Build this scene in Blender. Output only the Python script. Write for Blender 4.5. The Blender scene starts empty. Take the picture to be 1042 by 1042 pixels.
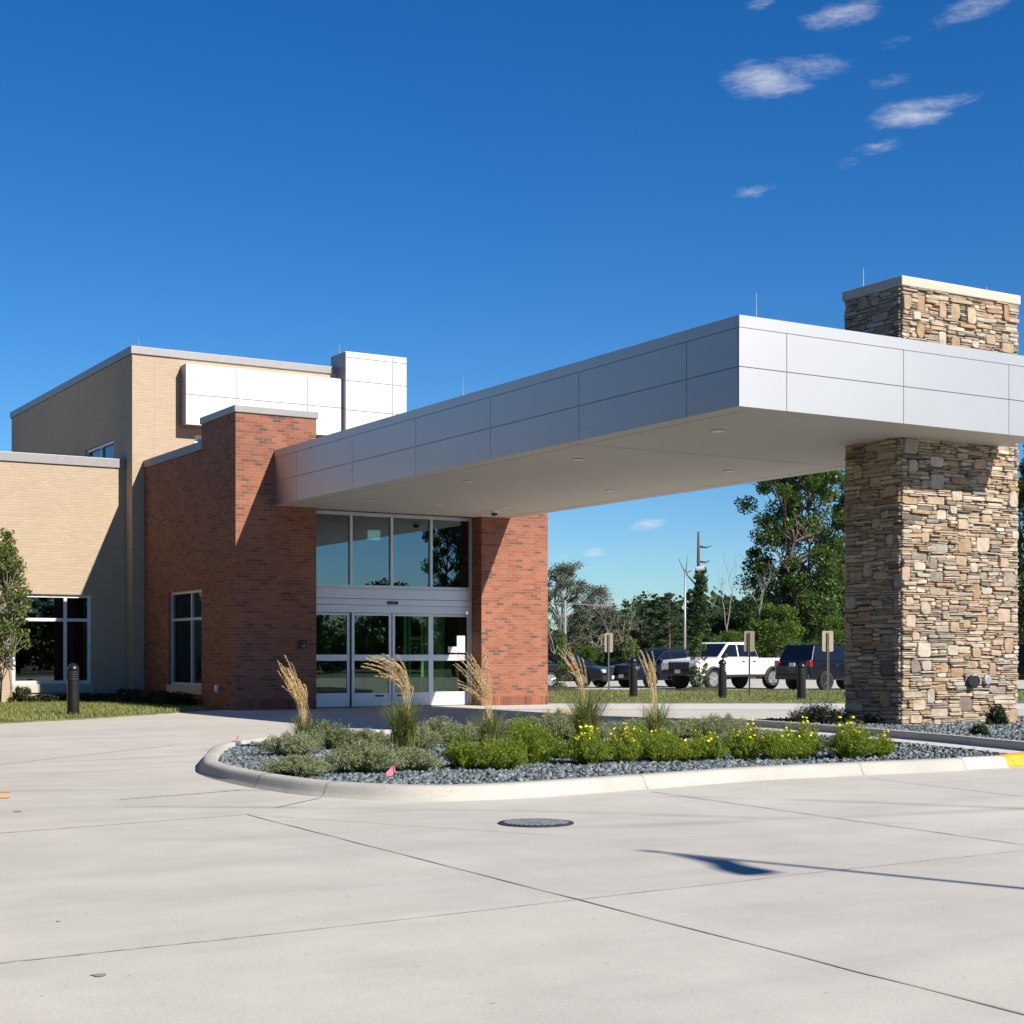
import bpy, bmesh, math, random
import numpy as np
from mathutils import Vector, Matrix

# ---------------------------------------------------------------- frame
# world axes follow the building: +X along the entrance front, +Y into the site
H = 1.302                       # eye height
TH = math.radians(31.13)
FPX = 1588.0
HORIZON = 668.0
Fx, Fy = math.sin(TH), math.cos(TH)
Rx, Ry = math.cos(TH), -math.sin(TH)
SUNV = (0.42, -1.28, 1.0)       # towards the sun

def ray(px):
    k = (px - 521.0) / FPX
    return (Fx + k * Rx, Fy + k * Ry)
def gp(px, py, z=0.0):
    t = (H - z) * FPX / (py - HORIZON)
    r = ray(px)
    return (t * r[0], t * r[1], z)
def at(px, t, z=0.0):
    r = ray(px)
    return (t * r[0], t * r[1], z)
def onY(px, Y):
    r = ray(px); t = Y / r[1]
    return t * r[0], t
def onX(px, X):
    r = ray(px); t = X / r[0]
    return t * r[1], t
def zat(py, t):
    return H + (HORIZON - py) / FPX * t

for b in (bpy.data.objects, bpy.data.meshes, bpy.data.materials):
    for x in list(b): b.remove(x)
scene = bpy.context.scene
COL = scene.collection

# ---------------------------------------------------------------- tagging
def tag(o, label=None, cat=None, group=None, kind=None):
    if label: o['label'] = label
    if cat: o['category'] = cat
    if group: o['group'] = group
    if kind: o['kind'] = kind
    return o
def empty(name, loc=(0, 0, 0), rz=0.0, label=None, cat=None, group=None):
    o = bpy.data.objects.new(name, None)
    o.empty_display_size = 0.2
    COL.objects.link(o)
    o.location = loc
    o.rotation_euler = (0, 0, rz)
    return tag(o, label, cat, group)
def copy_tree(o, parent=None):
    c = o.copy()
    COL.objects.link(c)
    c.parent = parent
    for ch in list(o.children):
        copy_tree(ch, c)
    return c
def world_off(p):
    v = Vector((0, 0, 0))
    while p:
        v += Vector(p.location); p = p.parent
    return v

# ---------------------------------------------------------------- mesh builder
class MB:
    def __init__(self):
        self.v = []; self.f = []
    def add(self, vs, fs):
        n = len(self.v)
        self.v.extend(vs)
        self.f.extend([tuple(i + n for i in f) for f in fs])
    def box(self, x0, x1, y0, y1, z0, z1):
        vs = [(x0,y0,z0),(x1,y0,z0),(x1,y1,z0),(x0,y1,z0),(x0,y0,z1),(x1,y0,z1),(x1,y1,z1),(x0,y1,z1)]
        self.add(vs, [(0,3,2,1),(4,5,6,7),(0,1,5,4),(1,2,6,5),(2,3,7,6),(3,0,4,7)])
    def poly(self, pts):
        self.add(pts, [tuple(range(len(pts)))])
    def prism(self, pts, z0, z1):
        """pts counter-clockwise in plan"""
        n = len(pts)
        vs = [(p[0], p[1], z0) for p in pts] + [(p[0], p[1], z1) for p in pts]
        fs = [tuple(range(n - 1, -1, -1)), tuple(range(n, 2 * n))]
        fs += [(i, (i + 1) % n, n + (i + 1) % n, n + i) for i in range(n)]
        self.add(vs, fs)
    def extr(self, prof, y0, y1):
        """profile in xz extruded in y"""
        n = len(prof)
        vs = [(p[0], y0, p[1]) for p in prof] + [(p[0], y1, p[1]) for p in prof]
        fs = [tuple(range(n)), tuple(range(2 * n - 1, n - 1, -1))]
        fs += [(i, n + i, n + (i + 1) % n, (i + 1) % n) for i in range(n)]
        self.add(vs, fs)
    def tube(self, pts, rad, n=8, cap=True):
        pts = [Vector(p) for p in pts]
        if not hasattr(rad, '__len__'): rad = [rad] * len(pts)
        vs = []; fs = []
        prev = None
        for i, p in enumerate(pts):
            d = (pts[min(i + 1, len(pts) - 1)] - pts[max(i - 1, 0)])
            if d.length < 1e-9: d = Vector((0, 0, 1))
            d.normalize()
            if prev is None:
                a = Vector((1, 0, 0)) if abs(d.x) < 0.8 else Vector((0, 1, 0))
                u = d.cross(a).normalized()
            else:
                u = (prev - d * prev.dot(d))
                u = u.normalized() if u.length > 1e-6 else d.orthogonal().normalized()
            prev = u
            w = d.cross(u)
            for k in range(n):
                an = 2 * math.pi * k / n
                q = p + (u * math.cos(an) + w * math.sin(an)) * rad[i]
                vs.append(tuple(q))
        for i in range(len(pts) - 1):
            for k in range(n):
                fs.append((i*n+k, i*n+(k+1)%n, (i+1)*n+(k+1)%n, (i+1)*n+k))
        if cap:
            fs.append(tuple(range(n - 1, -1, -1)))
            fs.append(tuple(range((len(pts)-1)*n, len(pts)*n)))
        self.add(vs, fs)
    def lathe(self, prof, n=20, c=(0, 0, 0)):
        """prof: (r,z) list bottom to top"""
        vs = []
        for r, z in prof:
            for k in range(n):
                a = 2 * math.pi * k / n
                vs.append((c[0] + r * math.cos(a), c[1] + r * math.sin(a), c[2] + z))
        fs = []
        for i in range(len(prof) - 1):
            for k in range(n):
                fs.append((i*n+k, i*n+(k+1)%n, (i+1)*n+(k+1)%n, (i+1)*n+k))
        fs.append(tuple(range(n - 1, -1, -1)))
        fs.append(tuple(range((len(prof)-1)*n, len(prof)*n)))
        self.add(vs, fs)
    def grid(self, rows):
        nr, nc = len(rows), len(rows[0])
        vs = [p for r in rows for p in r]
        fs = [(i*nc+j, i*nc+j+1, (i+1)*nc+j+1, (i+1)*nc+j) for i in range(nr-1) for j in range(nc-1)]
        self.add(vs, fs)
    def build(self, name, mat, parent=None, smooth=False, uv=False, bevel=0.0, seg=2):
        off = world_off(parent) if parent else Vector((0, 0, 0))
        me = bpy.data.meshes.new(name)
        if off.length > 0:
            vs = [(p[0]-off.x, p[1]-off.y, p[2]-off.z) for p in self.v]
        else:
            vs = self.v
        me.from_pydata(vs, [], self.f)
        me.update()
        if mat: me.materials.append(mat)
        if smooth:
            for p in me.polygons: p.use_smooth = True
        if uv:
            lay = me.uv_layers.new(name='UVMap')
            for p in me.polygons:
                n = p.normal
                for li in p.loop_indices:
                    co = self.v[me.loops[li].vertex_index]
                    if abs(n.z) > 0.7: w = (co[0], co[1])
                    elif abs(n.x) > abs(n.y): w = (co[1], co[2])
                    else: w = (co[0], co[2])
                    lay.data[li].uv = w
        o = bpy.data.objects.new(name, me)
        COL.objects.link(o)
        if parent: o.parent = parent
        if bevel:
            m = o.modifiers.new('Bevel', 'BEVEL')
            m.width = bevel; m.segments = seg; m.limit_method = 'ANGLE'; m.angle_limit = math.radians(28)
        return o

def np_mesh(name, verts, faces, mat, parent=None, smooth=False):
    """verts (N,3) array, faces (M,k) array, local coordinates"""
    verts = np.asarray(verts, dtype=np.float32); faces = np.asarray(faces, dtype=np.int32)
    me = bpy.data.meshes.new(name)
    k = faces.shape[1]
    me.vertices.add(len(verts)); me.vertices.foreach_set('co', verts.ravel())
    me.loops.add(faces.size); me.loops.foreach_set('vertex_index', faces.ravel())
    me.polygons.add(len(faces))
    me.polygons.foreach_set('loop_start', np.arange(0, faces.size, k, dtype=np.int32))
    me.polygons.foreach_set('loop_total', np.full(len(faces), k, dtype=np.int32))
    if smooth: me.polygons.foreach_set('use_smooth', np.ones(len(faces), dtype=bool))
    me.update(calc_edges=True); me.validate()
    if mat: me.materials.append(mat)
    o = bpy.data.objects.new(name, me)
    COL.objects.link(o)
    if parent: o.parent = parent
    return o

# ---------------------------------------------------------------- materials
def new_mat(name):
    m = bpy.data.materials.new(name); m.use_nodes = True
    nt = m.node_tree; nt.nodes.clear()
    out = nt.nodes.new('ShaderNodeOutputMaterial')
    return m, nt, out
def N(nt, typ, props=None, **inp):
    n = nt.nodes.new('ShaderNode' + typ)
    for k, v in (props or {}).items(): setattr(n, k, v)
    for k, v in inp.items():
        key = k.replace('_', ' ')
        s = n.inputs[int(k[1:])] if (k[0] == 'i' and k[1:].isdigit()) else n.inputs[key]
        if hasattr(v, 'is_output'): nt.links.new(v, s)
        else: s.default_value = v
    return n
def c4(c): return (c[0], c[1], c[2], 1.0)
def ramp(nt, fac, stops, interp='LINEAR'):
    n = nt.nodes.new('ShaderNodeValToRGB'); n.color_ramp.interpolation = interp
    el = n.color_ramp.elements
    while len(el) < len(stops): el.new(0.5)
    for e, (p, c) in zip(el, stops):
        e.position = p; e.color = c4(c)
    nt.links.new(fac, n.inputs[0])
    return n.outputs[0]
def mix(nt, fac, a, b, mode='MIX'):
    n = nt.nodes.new('ShaderNodeMix'); n.data_type = 'RGBA'; n.blend_type = mode
    for s, v in ((n.inputs[0], fac), (n.inputs[6], a), (n.inputs[7], b)):
        if hasattr(v, 'is_output'): nt.links.new(v, s)
        elif isinstance(v, (int, float)): s.default_value = v
        else: s.default_value = c4(v)
    return n.outputs[2]
def coord(nt, which='Object'):
    return nt.nodes.new('ShaderNodeTexCoord').outputs[which]
def noise(nt, co, scale, detail=4.0, rough=0.55, stretch=None):
    if stretch:
        mp = N(nt, 'Mapping', Vector=co); mp.inputs['Scale'].default_value = stretch; co = mp.outputs[0]
    return N(nt, 'TexNoise', Vector=co, Scale=scale, Detail=detail, Roughness=rough).outputs['Fac']
def bump(nt, h, strength=0.3, dist=0.01):
    return N(nt, 'Bump', Height=h, Strength=strength, Distance=dist).outputs[0]

def plain(name, col, rough=0.5, metal=0.0, var=0.08, scale=6.0, spec=0.5, bmp=0.0, coat=0.0):
    m, nt, out = new_mat(name)
    f = noise(nt, coord(nt), scale)
    lo = [c * (1 - var) for c in col]; hi = [min(1, c * (1 + var)) for c in col]
    c = ramp(nt, f, [(0.3, lo), (0.7, hi)])
    b = N(nt, 'BsdfPrincipled', Base_Color=c, Roughness=rough, Metallic=metal)
    b.inputs['Specular IOR Level'].default_value = spec
    b.inputs['Coat Weight'].default_value = coat
    if bmp: nt.links.new(bump(nt, noise(nt, coord(nt), scale * 8), bmp), b.inputs['Normal'])
    nt.links.new(b.outputs[0], out.inputs[0])
    return m

def concrete(name, base, streak=(0.12, 0.6, 1.0), contrast=1.0, tracks=()):
    m, nt, out = new_mat(name)
    co = coord(nt)
    big = noise(nt, co, 0.18, 3, 0.6)
    mid = noise(nt, co, 1.4, 5, 0.65)
    st = noise(nt, co, 2.2, 5, 0.6, streak)
    fine = noise(nt, co, 55, 3, 0.7)
    speck = noise(nt, co, 14, 2, 0.5)
    k = contrast
    c = mix(nt, 1.0, base, ramp(nt, big, [(0.3, (1-.10*k,)*3), (0.7, (1+.06*k, 1+.055*k, 1+.045*k))]), 'MULTIPLY')
    c = mix(nt, 1.0, c, ramp(nt, mid, [(0.3, (1-.07*k, 1-.07*k, 1-.075*k)), (0.7, (1+.05*k,)*3)]), 'MULTIPLY')
    c = mix(nt, 1.0, c, ramp(nt, st, [(0.32, (1-.075*k, 1-.075*k, 1-.075*k)), (0.5, (1, 1, 1)), (0.72, (1+.03*k,)*3)]), 'MULTIPLY')
    c = mix(nt, 1.0, c, ramp(nt, fine, [(0.3, (1-.09*k,)*3), (0.7, (1+.07*k,)*3)]), 'MULTIPLY')
    c = mix(nt, 1.0, c, ramp(nt, speck, [(0.22, (.72, .72, .72)), (0.3, (1, 1, 1))]), 'MULTIPLY')
    for cx, cy, R_, w_, a_ in tracks:         # worn rubber left by turning wheels
        d = N(nt, 'VectorMath', {'operation': 'DISTANCE'}, i0=co); d.inputs[1].default_value = (cx, cy, 0)
        e = N(nt, 'Math', {'operation': 'SUBTRACT'}, i0=d.outputs['Value'], i1=R_).outputs[0]
        e = N(nt, 'Math', {'operation': 'ABSOLUTE'}, i0=e).outputs[0]
        e = N(nt, 'Math', {'operation': 'MULTIPLY_ADD', 'use_clamp': True}, i0=e, i1=-1.0/w_, i2=1.0).outputs[0]
        e = N(nt, 'Math', {'operation': 'MULTIPLY', 'use_clamp': True}, i0=e, i1=ramp(nt, noise(nt, co, .55, 4, .6), [(.42, (0, 0, 0)), (.62, (1, 1, 1))])).outputs[0]
        e = N(nt, 'Math', {'operation': 'MULTIPLY'}, i0=e, i1=min(.6, a_*1.9)).outputs[0]
        c = mix(nt, e, c, (.20, .19, .175))
    b = N(nt, 'BsdfPrincipled', Base_Color=c, Roughness=0.85)
    b.inputs['Specular IOR Level'].default_value = 0.25
    nt.links.new(bump(nt, fine, 0.25, 0.004), b.inputs['Normal'])
    nt.links.new(b.outputs[0], out.inputs[0])
    return m

def brick(name, stops, mortar, w, h, joint=0.007, dirt=0.12):
    m, nt, out = new_mat(name)
    uv = coord(nt, 'UV')
    br = nt.nodes.new('ShaderNodeTexBrick')
    nt.links.new(uv, br.inputs['Vector'])
    br.inputs['Color1'].default_value = (0, 0, 0, 1); br.inputs['Color2'].default_value = (1, 1, 1, 1)
    br.inputs['Mortar'].default_value = (0.5, 0.5, 0.5, 1)
    br.inputs['Scale'].default_value = 1.0; br.inputs['Mortar Size'].default_value = joint
    br.inputs['Mortar Smooth'].default_value = 0.2; br.inputs['Bias'].default_value = 0.0
    br.inputs['Brick Width'].default_value = w; br.inputs['Row Height'].default_value = h
    c = ramp(nt, br.outputs['Color'], stops)
    grain = noise(nt, uv, 30, 4, 0.7)
    c = mix(nt, 1.0, c, ramp(nt, grain, [(0.25, (.82,)*3), (0.75, (1.14,)*3)]), 'MULTIPLY')
    c = mix(nt, br.outputs['Fac'], c, mortar)
    d = noise(nt, uv, 0.5, 5, 0.6)
    c = mix(nt, 1.0, c, ramp(nt, d, [(0.3, (1-dirt,)*3), (0.7, (1+dirt*.6,)*3)]), 'MULTIPLY')
    b = N(nt, 'BsdfPrincipled', Base_Color=c, Roughness=0.8)
    b.inputs['Specular IOR Level'].default_value = 0.25
    inv = N(nt, 'Math', {'operation': 'SUBTRACT'}, i0=1.0, i1=br.outputs['Fac']).outputs[0]
    nt.links.new(bump(nt, inv, 0.5, 0.008), b.inputs['Normal'])
    nt.links.new(b.outputs[0], out.inputs[0])
    return m

def island_mat(name, stops, rough=0.8, grain=None, bmp=0.0, interp='LINEAR', amt=0.2):
    m, nt, out = new_mat(name)
    r = nt.nodes.new('ShaderNodeNewGeometry').outputs['Random Per Island']
    c = ramp(nt, r, stops, interp)
    b = N(nt, 'BsdfPrincipled', Roughness=rough)
    b.inputs['Specular IOR Level'].default_value = 0.3
    if grain:
        g = noise(nt, coord(nt), grain, 5, 0.65)
        c = mix(nt, 1.0, c, ramp(nt, g, [(0.28, (1-amt*1.3,)*3), (0.72, (1+amt,)*3)]), 'MULTIPLY')
        if bmp: nt.links.new(bump(nt, g, bmp, 0.02), b.inputs['Normal'])
    nt.links.new(c, b.inputs['Base Color'])
    nt.links.new(b.outputs[0], out.inputs[0])
    return m

def leaf_mat(name, stops, trans=0.35, rough=0.55, hue=0.0):
    m, nt, out = new_mat(name)
    r = nt.nodes.new('ShaderNodeNewGeometry').outputs['Random Per Island']
    c = ramp(nt, r, stops)
    b = N(nt, 'BsdfPrincipled', Base_Color=c, Roughness=rough)
    b.inputs['Specular IOR Level'].default_value = 0.3
    tc = mix(nt, 1.0, c, (1.15, 1.25, 0.6), 'MULTIPLY')
    t = N(nt, 'BsdfTranslucent', Color=tc)
    ms = N(nt, 'MixShader', Fac=trans, i1=b.outputs[0], i2=t.outputs[0])
    nt.links.new(ms.outputs[0], out.inputs[0])
    return m

def glass(name, tint, refl, base=0.1, dark=0.5):
    """architectural glass: tinted see-through plus a mirror coat that grows towards grazing"""
    m, nt, out = new_mat(name)
    tr = N(nt, 'BsdfTransparent', Color=c4(tint))
    gl = N(nt, 'BsdfGlossy', Color=c4(refl), Roughness=0.0)
    wav = noise(nt, coord(nt), 0.8, 1, 0.3)
    nt.links.new(bump(nt, wav, 0.02, 0.02), gl.inputs['Normal'])
    lw = N(nt, 'LayerWeight', Blend=0.35)
    f = N(nt, 'Math', {'operation': 'MULTIPLY_ADD'}, i0=lw.outputs['Fresnel'], i1=0.55, i2=base).outputs[0]
    ms = N(nt, 'MixShader', Fac=f, i1=tr.outputs[0], i2=gl.outputs[0])
    nt.links.new(ms.outputs[0], out.inputs[0])
    return m

M = {}
M['concrete'] = concrete('concrete', (.50, .472, .412), contrast=1.15, tracks=((-3, 1, 14.2, .16, .30), (-3, 1, 15.9, .16, .26), (20, -14, 21.5, .18, .22), (20, -14, 23.2, .18, .2), (2, 34, 15.0, .15, .24), (2, 34, 16.6, .15, .22), (14, 40, 31.0, .2, .18)))
M['concrete_new'] = concrete('concrete_new', (.54, .52, .485), contrast=0.5)
M['kerb'] = concrete('kerb_concrete', (.425, .405, .36), streak=(1, 1, 1), contrast=1.1)
M['joint'] = plain('joint_sealant', (.29, .27, .235), 0.9, var=.35, scale=1.2)
M['fine_joint'] = plain('saw_cut', (.37, .34, .30), 0.9, var=.3, scale=0.9)
M['yellow'] = plain('yellow_road_paint', (.75, .34, .016), 0.6, var=.1, scale=5)
M['brick'] = brick('red_brick', [(0.0, (.12, .068, .055)), (0.05, (.155, .075, .055)), (0.13, (.215, .083, .052)), (0.24, (.25, .09, .052)), (0.5, (.285, .101, .057)),
                                 (0.8, (.33, .126, .07)), (1.0, (.26, .108, .07))], (.27, .185, .135), .235, .078, .006)
M['tan'] = brick('tan_brick', [(0.0, (.425, .33, .225)), (0.5, (.45, .35, .24)), (1.0, (.47, .368, .255))], (.41, .325, .23), .235, .078, .008, .035)
M['coping'] = plain('coping_metal', (.27, .255, .25), 0.45, 0.4, var=.05)
M['dark_coping'] = plain('dark_coping_metal', (.15, .145, .15), 0.45, 0.4, var=.05)
M['panel'] = plain('silver_metal_panel', (.495, .49, .475), 0.48, 0.8, var=.02, scale=.7)
M['white_panel'] = plain('white_metal_panel', (.66, .67, .69), 0.4, 0.05, var=.02, scale=.7)
M['gap'] = plain('panel_gap', (.10, .105, .12), 0.8)
M['soffit'] = plain('soffit_board', (.56, .53, .485), 0.7, var=.02, scale=1.0)
M['alu'] = plain('anodised_aluminium', (.60, .61, .63), 0.4, 0.35, var=.03)
M['white'] = plain('white_painted_metal', (.80, .80, .80), 0.4)
M['black'] = plain('black_plastic', (.018, .018, .02), 0.35)
M['bollard'] = plain('dark_bronze_paint', (.010, .010, .011), 0.35, 0.0, var=.1)
M['steel'] = plain('galvanised_steel', (.42, .43, .43), 0.45, 0.6, var=.1)
M['sign_back'] = plain('sign_back_aluminium', (.33, .28, .21), 0.6, 0.15, var=.08)
M['sign_post'] = plain('sign_post_steel', (.17, .15, .12), 0.6, 0.3, var=.1)
M['glass_up'] = glass('upper_glass', (.16, .24, .25), (.44, .54, .60), .31)
M['glass_door'] = glass('door_glass', (.62, .78, .66), (.6, .72, .66), .07)
M['glass_dark'] = glass('dark_window_glass', (.20, .28, .30), (.5, .6, .66), .10)
M['interior'] = plain('interior_wall', (.25, .25, .22), 0.9)
M['interior_floor'] = plain('interior_floor', (.10, .09, .08), 0.6)
M['green_strip'] = plain('pale_green_column', (.62, .80, .52), 0.7)
M['stone'] = island_mat('ledge_stone', [(0.0, (.13, .11, .09)), (0.08, (.25, .215, .17)), (0.18, (.38, .30, .20)), (0.28, (.32, .205, .115)), (0.36, (.43, .34, .235)), (0.46, (.46, .395, .31)),
    (0.55, (.38, .32, .25)), (0.64, (.41, .29, .195)), (0.74, (.51, .44, .345)), (0.83, (.27, .245, .21)), (0.91, (.36, .25, .155)), (1.0, (.42, .335, .235))], 0.85, 9.0, 0.5, amt=.18)
M['mortar'] = plain('stone_core', (.10, .085, .07), 0.95)
M['cap'] = plain('limestone_cap', (.50, .44, .355), 0.8, var=.06)
M['gravel'] = island_mat('slate_gravel', [(0.0, (.055, .07, .072)), (0.4, (.115, .14, .145)), (0.8, (.18, .21, .215)), (1.0, (.27, .30, .30))], 0.7, 18.0, amt=.15)
M['gravel_bed'] = plain('gravel_bed', (.07, .08, .085), 0.95, var=.4, scale=25)
M['soil'] = plain('mulch', (.055, .035, .022), 0.95, var=.5, scale=12, bmp=.6)
M['lawn'] = plain('lawn_ground', (.12, .135, .045), 0.95, var=.4, scale=3)
M['grass'] = leaf_mat('grass_blades', [(0, (.12, .15, .04)), (.5, (.19, .215, .06)), (.85, (.28, .27, .10)), (1, (.38, .33, .16))], .25)
M['field'] = plain('field_grass', (.07, .10, .028), 0.95, var=.35, scale=.3)
M['bark'] = plain('bark', (.13, .10, .075), 0.9, var=.4, scale=5, bmp=.5)
M['grey_bark'] = plain('grey_bark', (.25, .22, .19), 0.9, var=.3, scale=4, bmp=.4)
M['pale_bark'] = plain('pale_bark', (.24, .215, .18), 0.9, var=.25, scale=6, bmp=.3)
M['leaf_green'] = leaf_mat('green_leaves', [(0, (0.0286, 0.0546, 0.0130)), (.5, (0.0585, 0.1040, 0.0234)), (.85, (0.0975, 0.1495, 0.0364)), (1, (0.1430, 0.1820, 0.0455))])
M['leaf_dark'] = leaf_mat('dark_leaves', [(0, (0.0225, 0.0425, 0.0150)), (.6, (0.0450, 0.0775, 0.0250)), (1, (0.0775, 0.1187, 0.0350))], .3)
M['leaf_poplar'] = leaf_mat('poplar_leaves', [(0, (0.0312, 0.0624, 0.0168)), (.5, (0.0624, 0.1104, 0.0264)), (.85, (0.1080, 0.1620, 0.0360)), (1, (0.2160, 0.2400, 0.0480))], .38, .4)
M['leaf_grey'] = leaf_mat('grey_green_leaves', [(0, (0.0660, 0.0825, 0.0495)), (.6, (0.1100, 0.1320, 0.0770)), (1, (0.1760, 0.1870, 0.1210))], .25)
M['needles'] = leaf_mat('pine_needles', [(0, (0.0312, 0.0600, 0.0264)), (.6, (0.0576, 0.1020, 0.0408)), (1, (0.0960, 0.1440, 0.0600))], .25)
M['leaf_bright'] = leaf_mat('bright_bush_leaves', [(0, (0.0517, 0.0978, 0.0161)), (.6, (0.0978, 0.1610, 0.0276)), (1, (0.1495, 0.2185, 0.0403))], .4)
M['leaf_young'] = leaf_mat('young_tree_leaves', [(0, (.075, .11, .03)), (.5, (.14, .19, .055)), (.85, (.22, .26, .09)), (1, (.30, .30, .14))], .45)
M['catmint'] = leaf_mat('catmint_leaves', [(0, (.15, .185, .095)), (.5, (.275, .32, .165)), (.85, (.38, .415, .25)), (1, (.42, .35, .34))], .4)
M['coreopsis'] = leaf_mat('threadleaf', [(0, (0.0690, 0.1150, 0.0138)), (.45, (0.1725, 0.2472, 0.0276)), (1, (0.3795, 0.4485, 0.0575))], .38)
M['petal'] = island_mat('yellow_petals', [(0, (.85, .60, .02)), (1, (.95, .75, .05))], .6)
M['spent'] = island_mat('spent_bloom', [(0, (.30, .20, .14)), (1, (.40, .26, .20))], .8)
M['reed'] = leaf_mat('reed_blades', [(0, (.08, .12, .03)), (.5, (.18, .22, .07)), (1, (.40, .36, .18))], .4)
M['plume'] = leaf_mat('straw_plume', [(0, (.42, .29, .14)), (.5, (.62, .45, .24)), (1, (.80, .64, .40))], .3)
M['shrub'] = leaf_mat('low_shrub_leaves', [(0, (.02, .035, .014)), (.6, (.04, .06, .022)), (1, (.07, .09, .035))], .25)
M['juniper'] = leaf_mat('juniper_leaves', [(0, (.012, .02, .012)), (1, (.03, .045, .022))], .2)
M['pink'] = plain('pink_flag', (.85, .18, .26), 0.6)
M['flagcloth'] = plain('flag_cloth', (.5, .5, .52), 0.8)
M['tyre'] = plain('tyre', (.012, .012, .012), 0.8)
M['rim'] = plain('wheel_rim', (.45, .46, .47), 0.3, 0.7)
M['dark_rim'] = plain('dark_rim', (.03, .03, .033), 0.35, 0.5)
M['car_glass'] = plain('car_glass', (.008, .010, .013), 0.06, spec=.45)
M['lamp_red'] = plain('tail_lamp', (.28, .008, .01), 0.15)
M['lamp_clear'] = plain('head_lamp', (.65, .68, .70), 0.1, 0.3)
M['chrome'] = plain('chrome', (.6, .6, .62), 0.15, 0.9)
M['plate'] = plain('licence_plate', (.55, .57, .60), 0.5)
M['trim'] = plain('black_trim', (.02, .02, .022), 0.6)
M['paper'] = plain('paper', (.82, .82, .83), 0.8, var=.02)
M['pinkpaper'] = plain('pink_paper', (.72, .58, .68), 0.8, var=.02)
M['iron'] = plain('cast_iron', (.045, .048, .052), 0.55, 0.4, var=.3, scale=20)
M['wood_pole'] = plain('weathered_pole', (.085, .06, .05), 0.9, var=.25, scale=3)
M['lens'] = plain('downlight_lens', (.85, .84, .80), 0.3)
def paint(name, col):
    m = plain(name, col, 0.35, 0.0, var=.02, coat=.25, spec=.35); return m
M['paint_white'] = paint('white_car_paint', (.80, .80, .79))
M['paint_navy'] = paint('navy_car_paint', (.0025, .004, .009))
M['paint_blue'] = paint('blue_car_paint', (.006, .011, .024))
M['paint_black'] = paint('black_car_paint', (.010, .011, .016))
SUN_E = 5.0
SKY_STR = 0.06; SKY_DUST = 0.0; SKY_OZ = 2.5; SKY_HUE = 0.5; SKY_SAT = 1.4; SKY_VAL = 1.0; SKY_TINT = (.74, .995, 1.28)
EXPO = 0.6
CLOUD_COL = (9.6, 9.8, 10.2)
# pixel x, y, half width, half height (pixels), tilt, strength
CLOUDS = [(782, 82, 56, 27, .0, 1.0), (815, 68, 64, 18, .02, .9), (926, 117, 54, 19, .16, 1.0), (968, 103, 44, 11, .22, .8), (858, 14, 62, 20, .15, .8), (845, 22, 40, 10, .1, .7), (890, 152, 46, 14, .35, .66), (866, 166, 34, 12, .3, .62),
          (985, 10, 50, 14, .25, .72), (765, 194, 38, 10, .1, .64), (775, 4, 26, 10, .25, .66), (922, 40, 46, 14, .3, .6), (905, 82, 44, 10, .18, .56), (940, 52, 40, 9, .1, .52), (660, 534, 26, 9, .08, 1.0), (648, 536, 14, 6, 0, .9), (605, 562, 20, 7, 0, 1.0), (575, 566, 12, 4, 0, .6)]
# ================================================================ SETTING
def sheet(name, pts, z, mat, kind='structure', thick=None):
    mb = MB()
    if thick: mb.prism([(p[0], p[1]) for p in pts], z - thick, z)
    else: mb.poly([(p[0], p[1], z) for p in pts])
    o = mb.build(name, mat)
    tag(o, kind=kind)
    return o

sheet('ground', [(-1500, -1500), (1500, -1500), (1500, 2200), (-1500, 2200)], -0.05, M['field'])
sheet('pavement', [(-5, -14), (-2.2, 4), (1.2, 14), (3.4, 24), (4.6, 31.5), (1, 46), (12, 66), (40, 92), (95, 60), (70, -14)], 0.0, M['concrete'])

# saw cuts and sealed joints in the paving: (pixel polyline, width)
def strip(mb, pts, w, z):
    P = [Vector((p[0], p[1], 0)) for p in pts]
    L, Rr = [], []
    for i, p in enumerate(P):
        d = (P[min(i+1, len(P)-1)] - P[max(i-1, 0)]).normalized()
        n = Vector((-d.y, d.x, 0))
        ww = w * (1 + 0.35 * math.sin(i * 2.3 + len(P)))
        L.append(p + n * ww / 2); Rr.append(p - n * ww / 2)
    mb.grid([[(a.x, a.y, z), (b.x, b.y, z)] for a, b in zip(L, Rr)])
def seg(a, b, n=24, wob=0.006, sd=0):
    r = random.Random(sd)
    A = gp(*a); B = gp(*b)
    out = []
    for i in range(n + 1):
        t = i / n
        out.append((A[0]+(B[0]-A[0])*t + r.uniform(-wob, wob), A[1]+(B[1]-A[1])*t + r.uniform(-wob, wob)))
    return out
jm = MB()
for i, (a, b, w) in enumerate([((251, 829), (1180, 1068), .013), ((664, 806), (1042, 860), .014), ((121, 814), (248, 804), .022),
        ((281, 822), (327, 812), .020), ((0, 848), (251, 829), .014), ((884, 792), (1042, 811), .012)]):
    strip(jm, seg(a, b, sd=i), w, 0.004)
tag(jm.build('paving_joints', M['joint']), kind='structure')
jm = MB()
for i, (a, b, w) in enumerate([((-60, 987), (285, 950), .010), ((285, 950), (850, 886), .008), ((850, 886), (1180, 851), .008), ((0, 778), (180, 758), .02), ((0, 792), (190, 779), .012),
        ((251, 829), (560, 850), .008), ((-40, 752), (150, 746), .02)]):
    strip(jm, seg(a, b, sd=20+i), w, 0.004)
tag(jm.build('paving_saw_cuts', M['fine_joint']), kind='structure')

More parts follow.
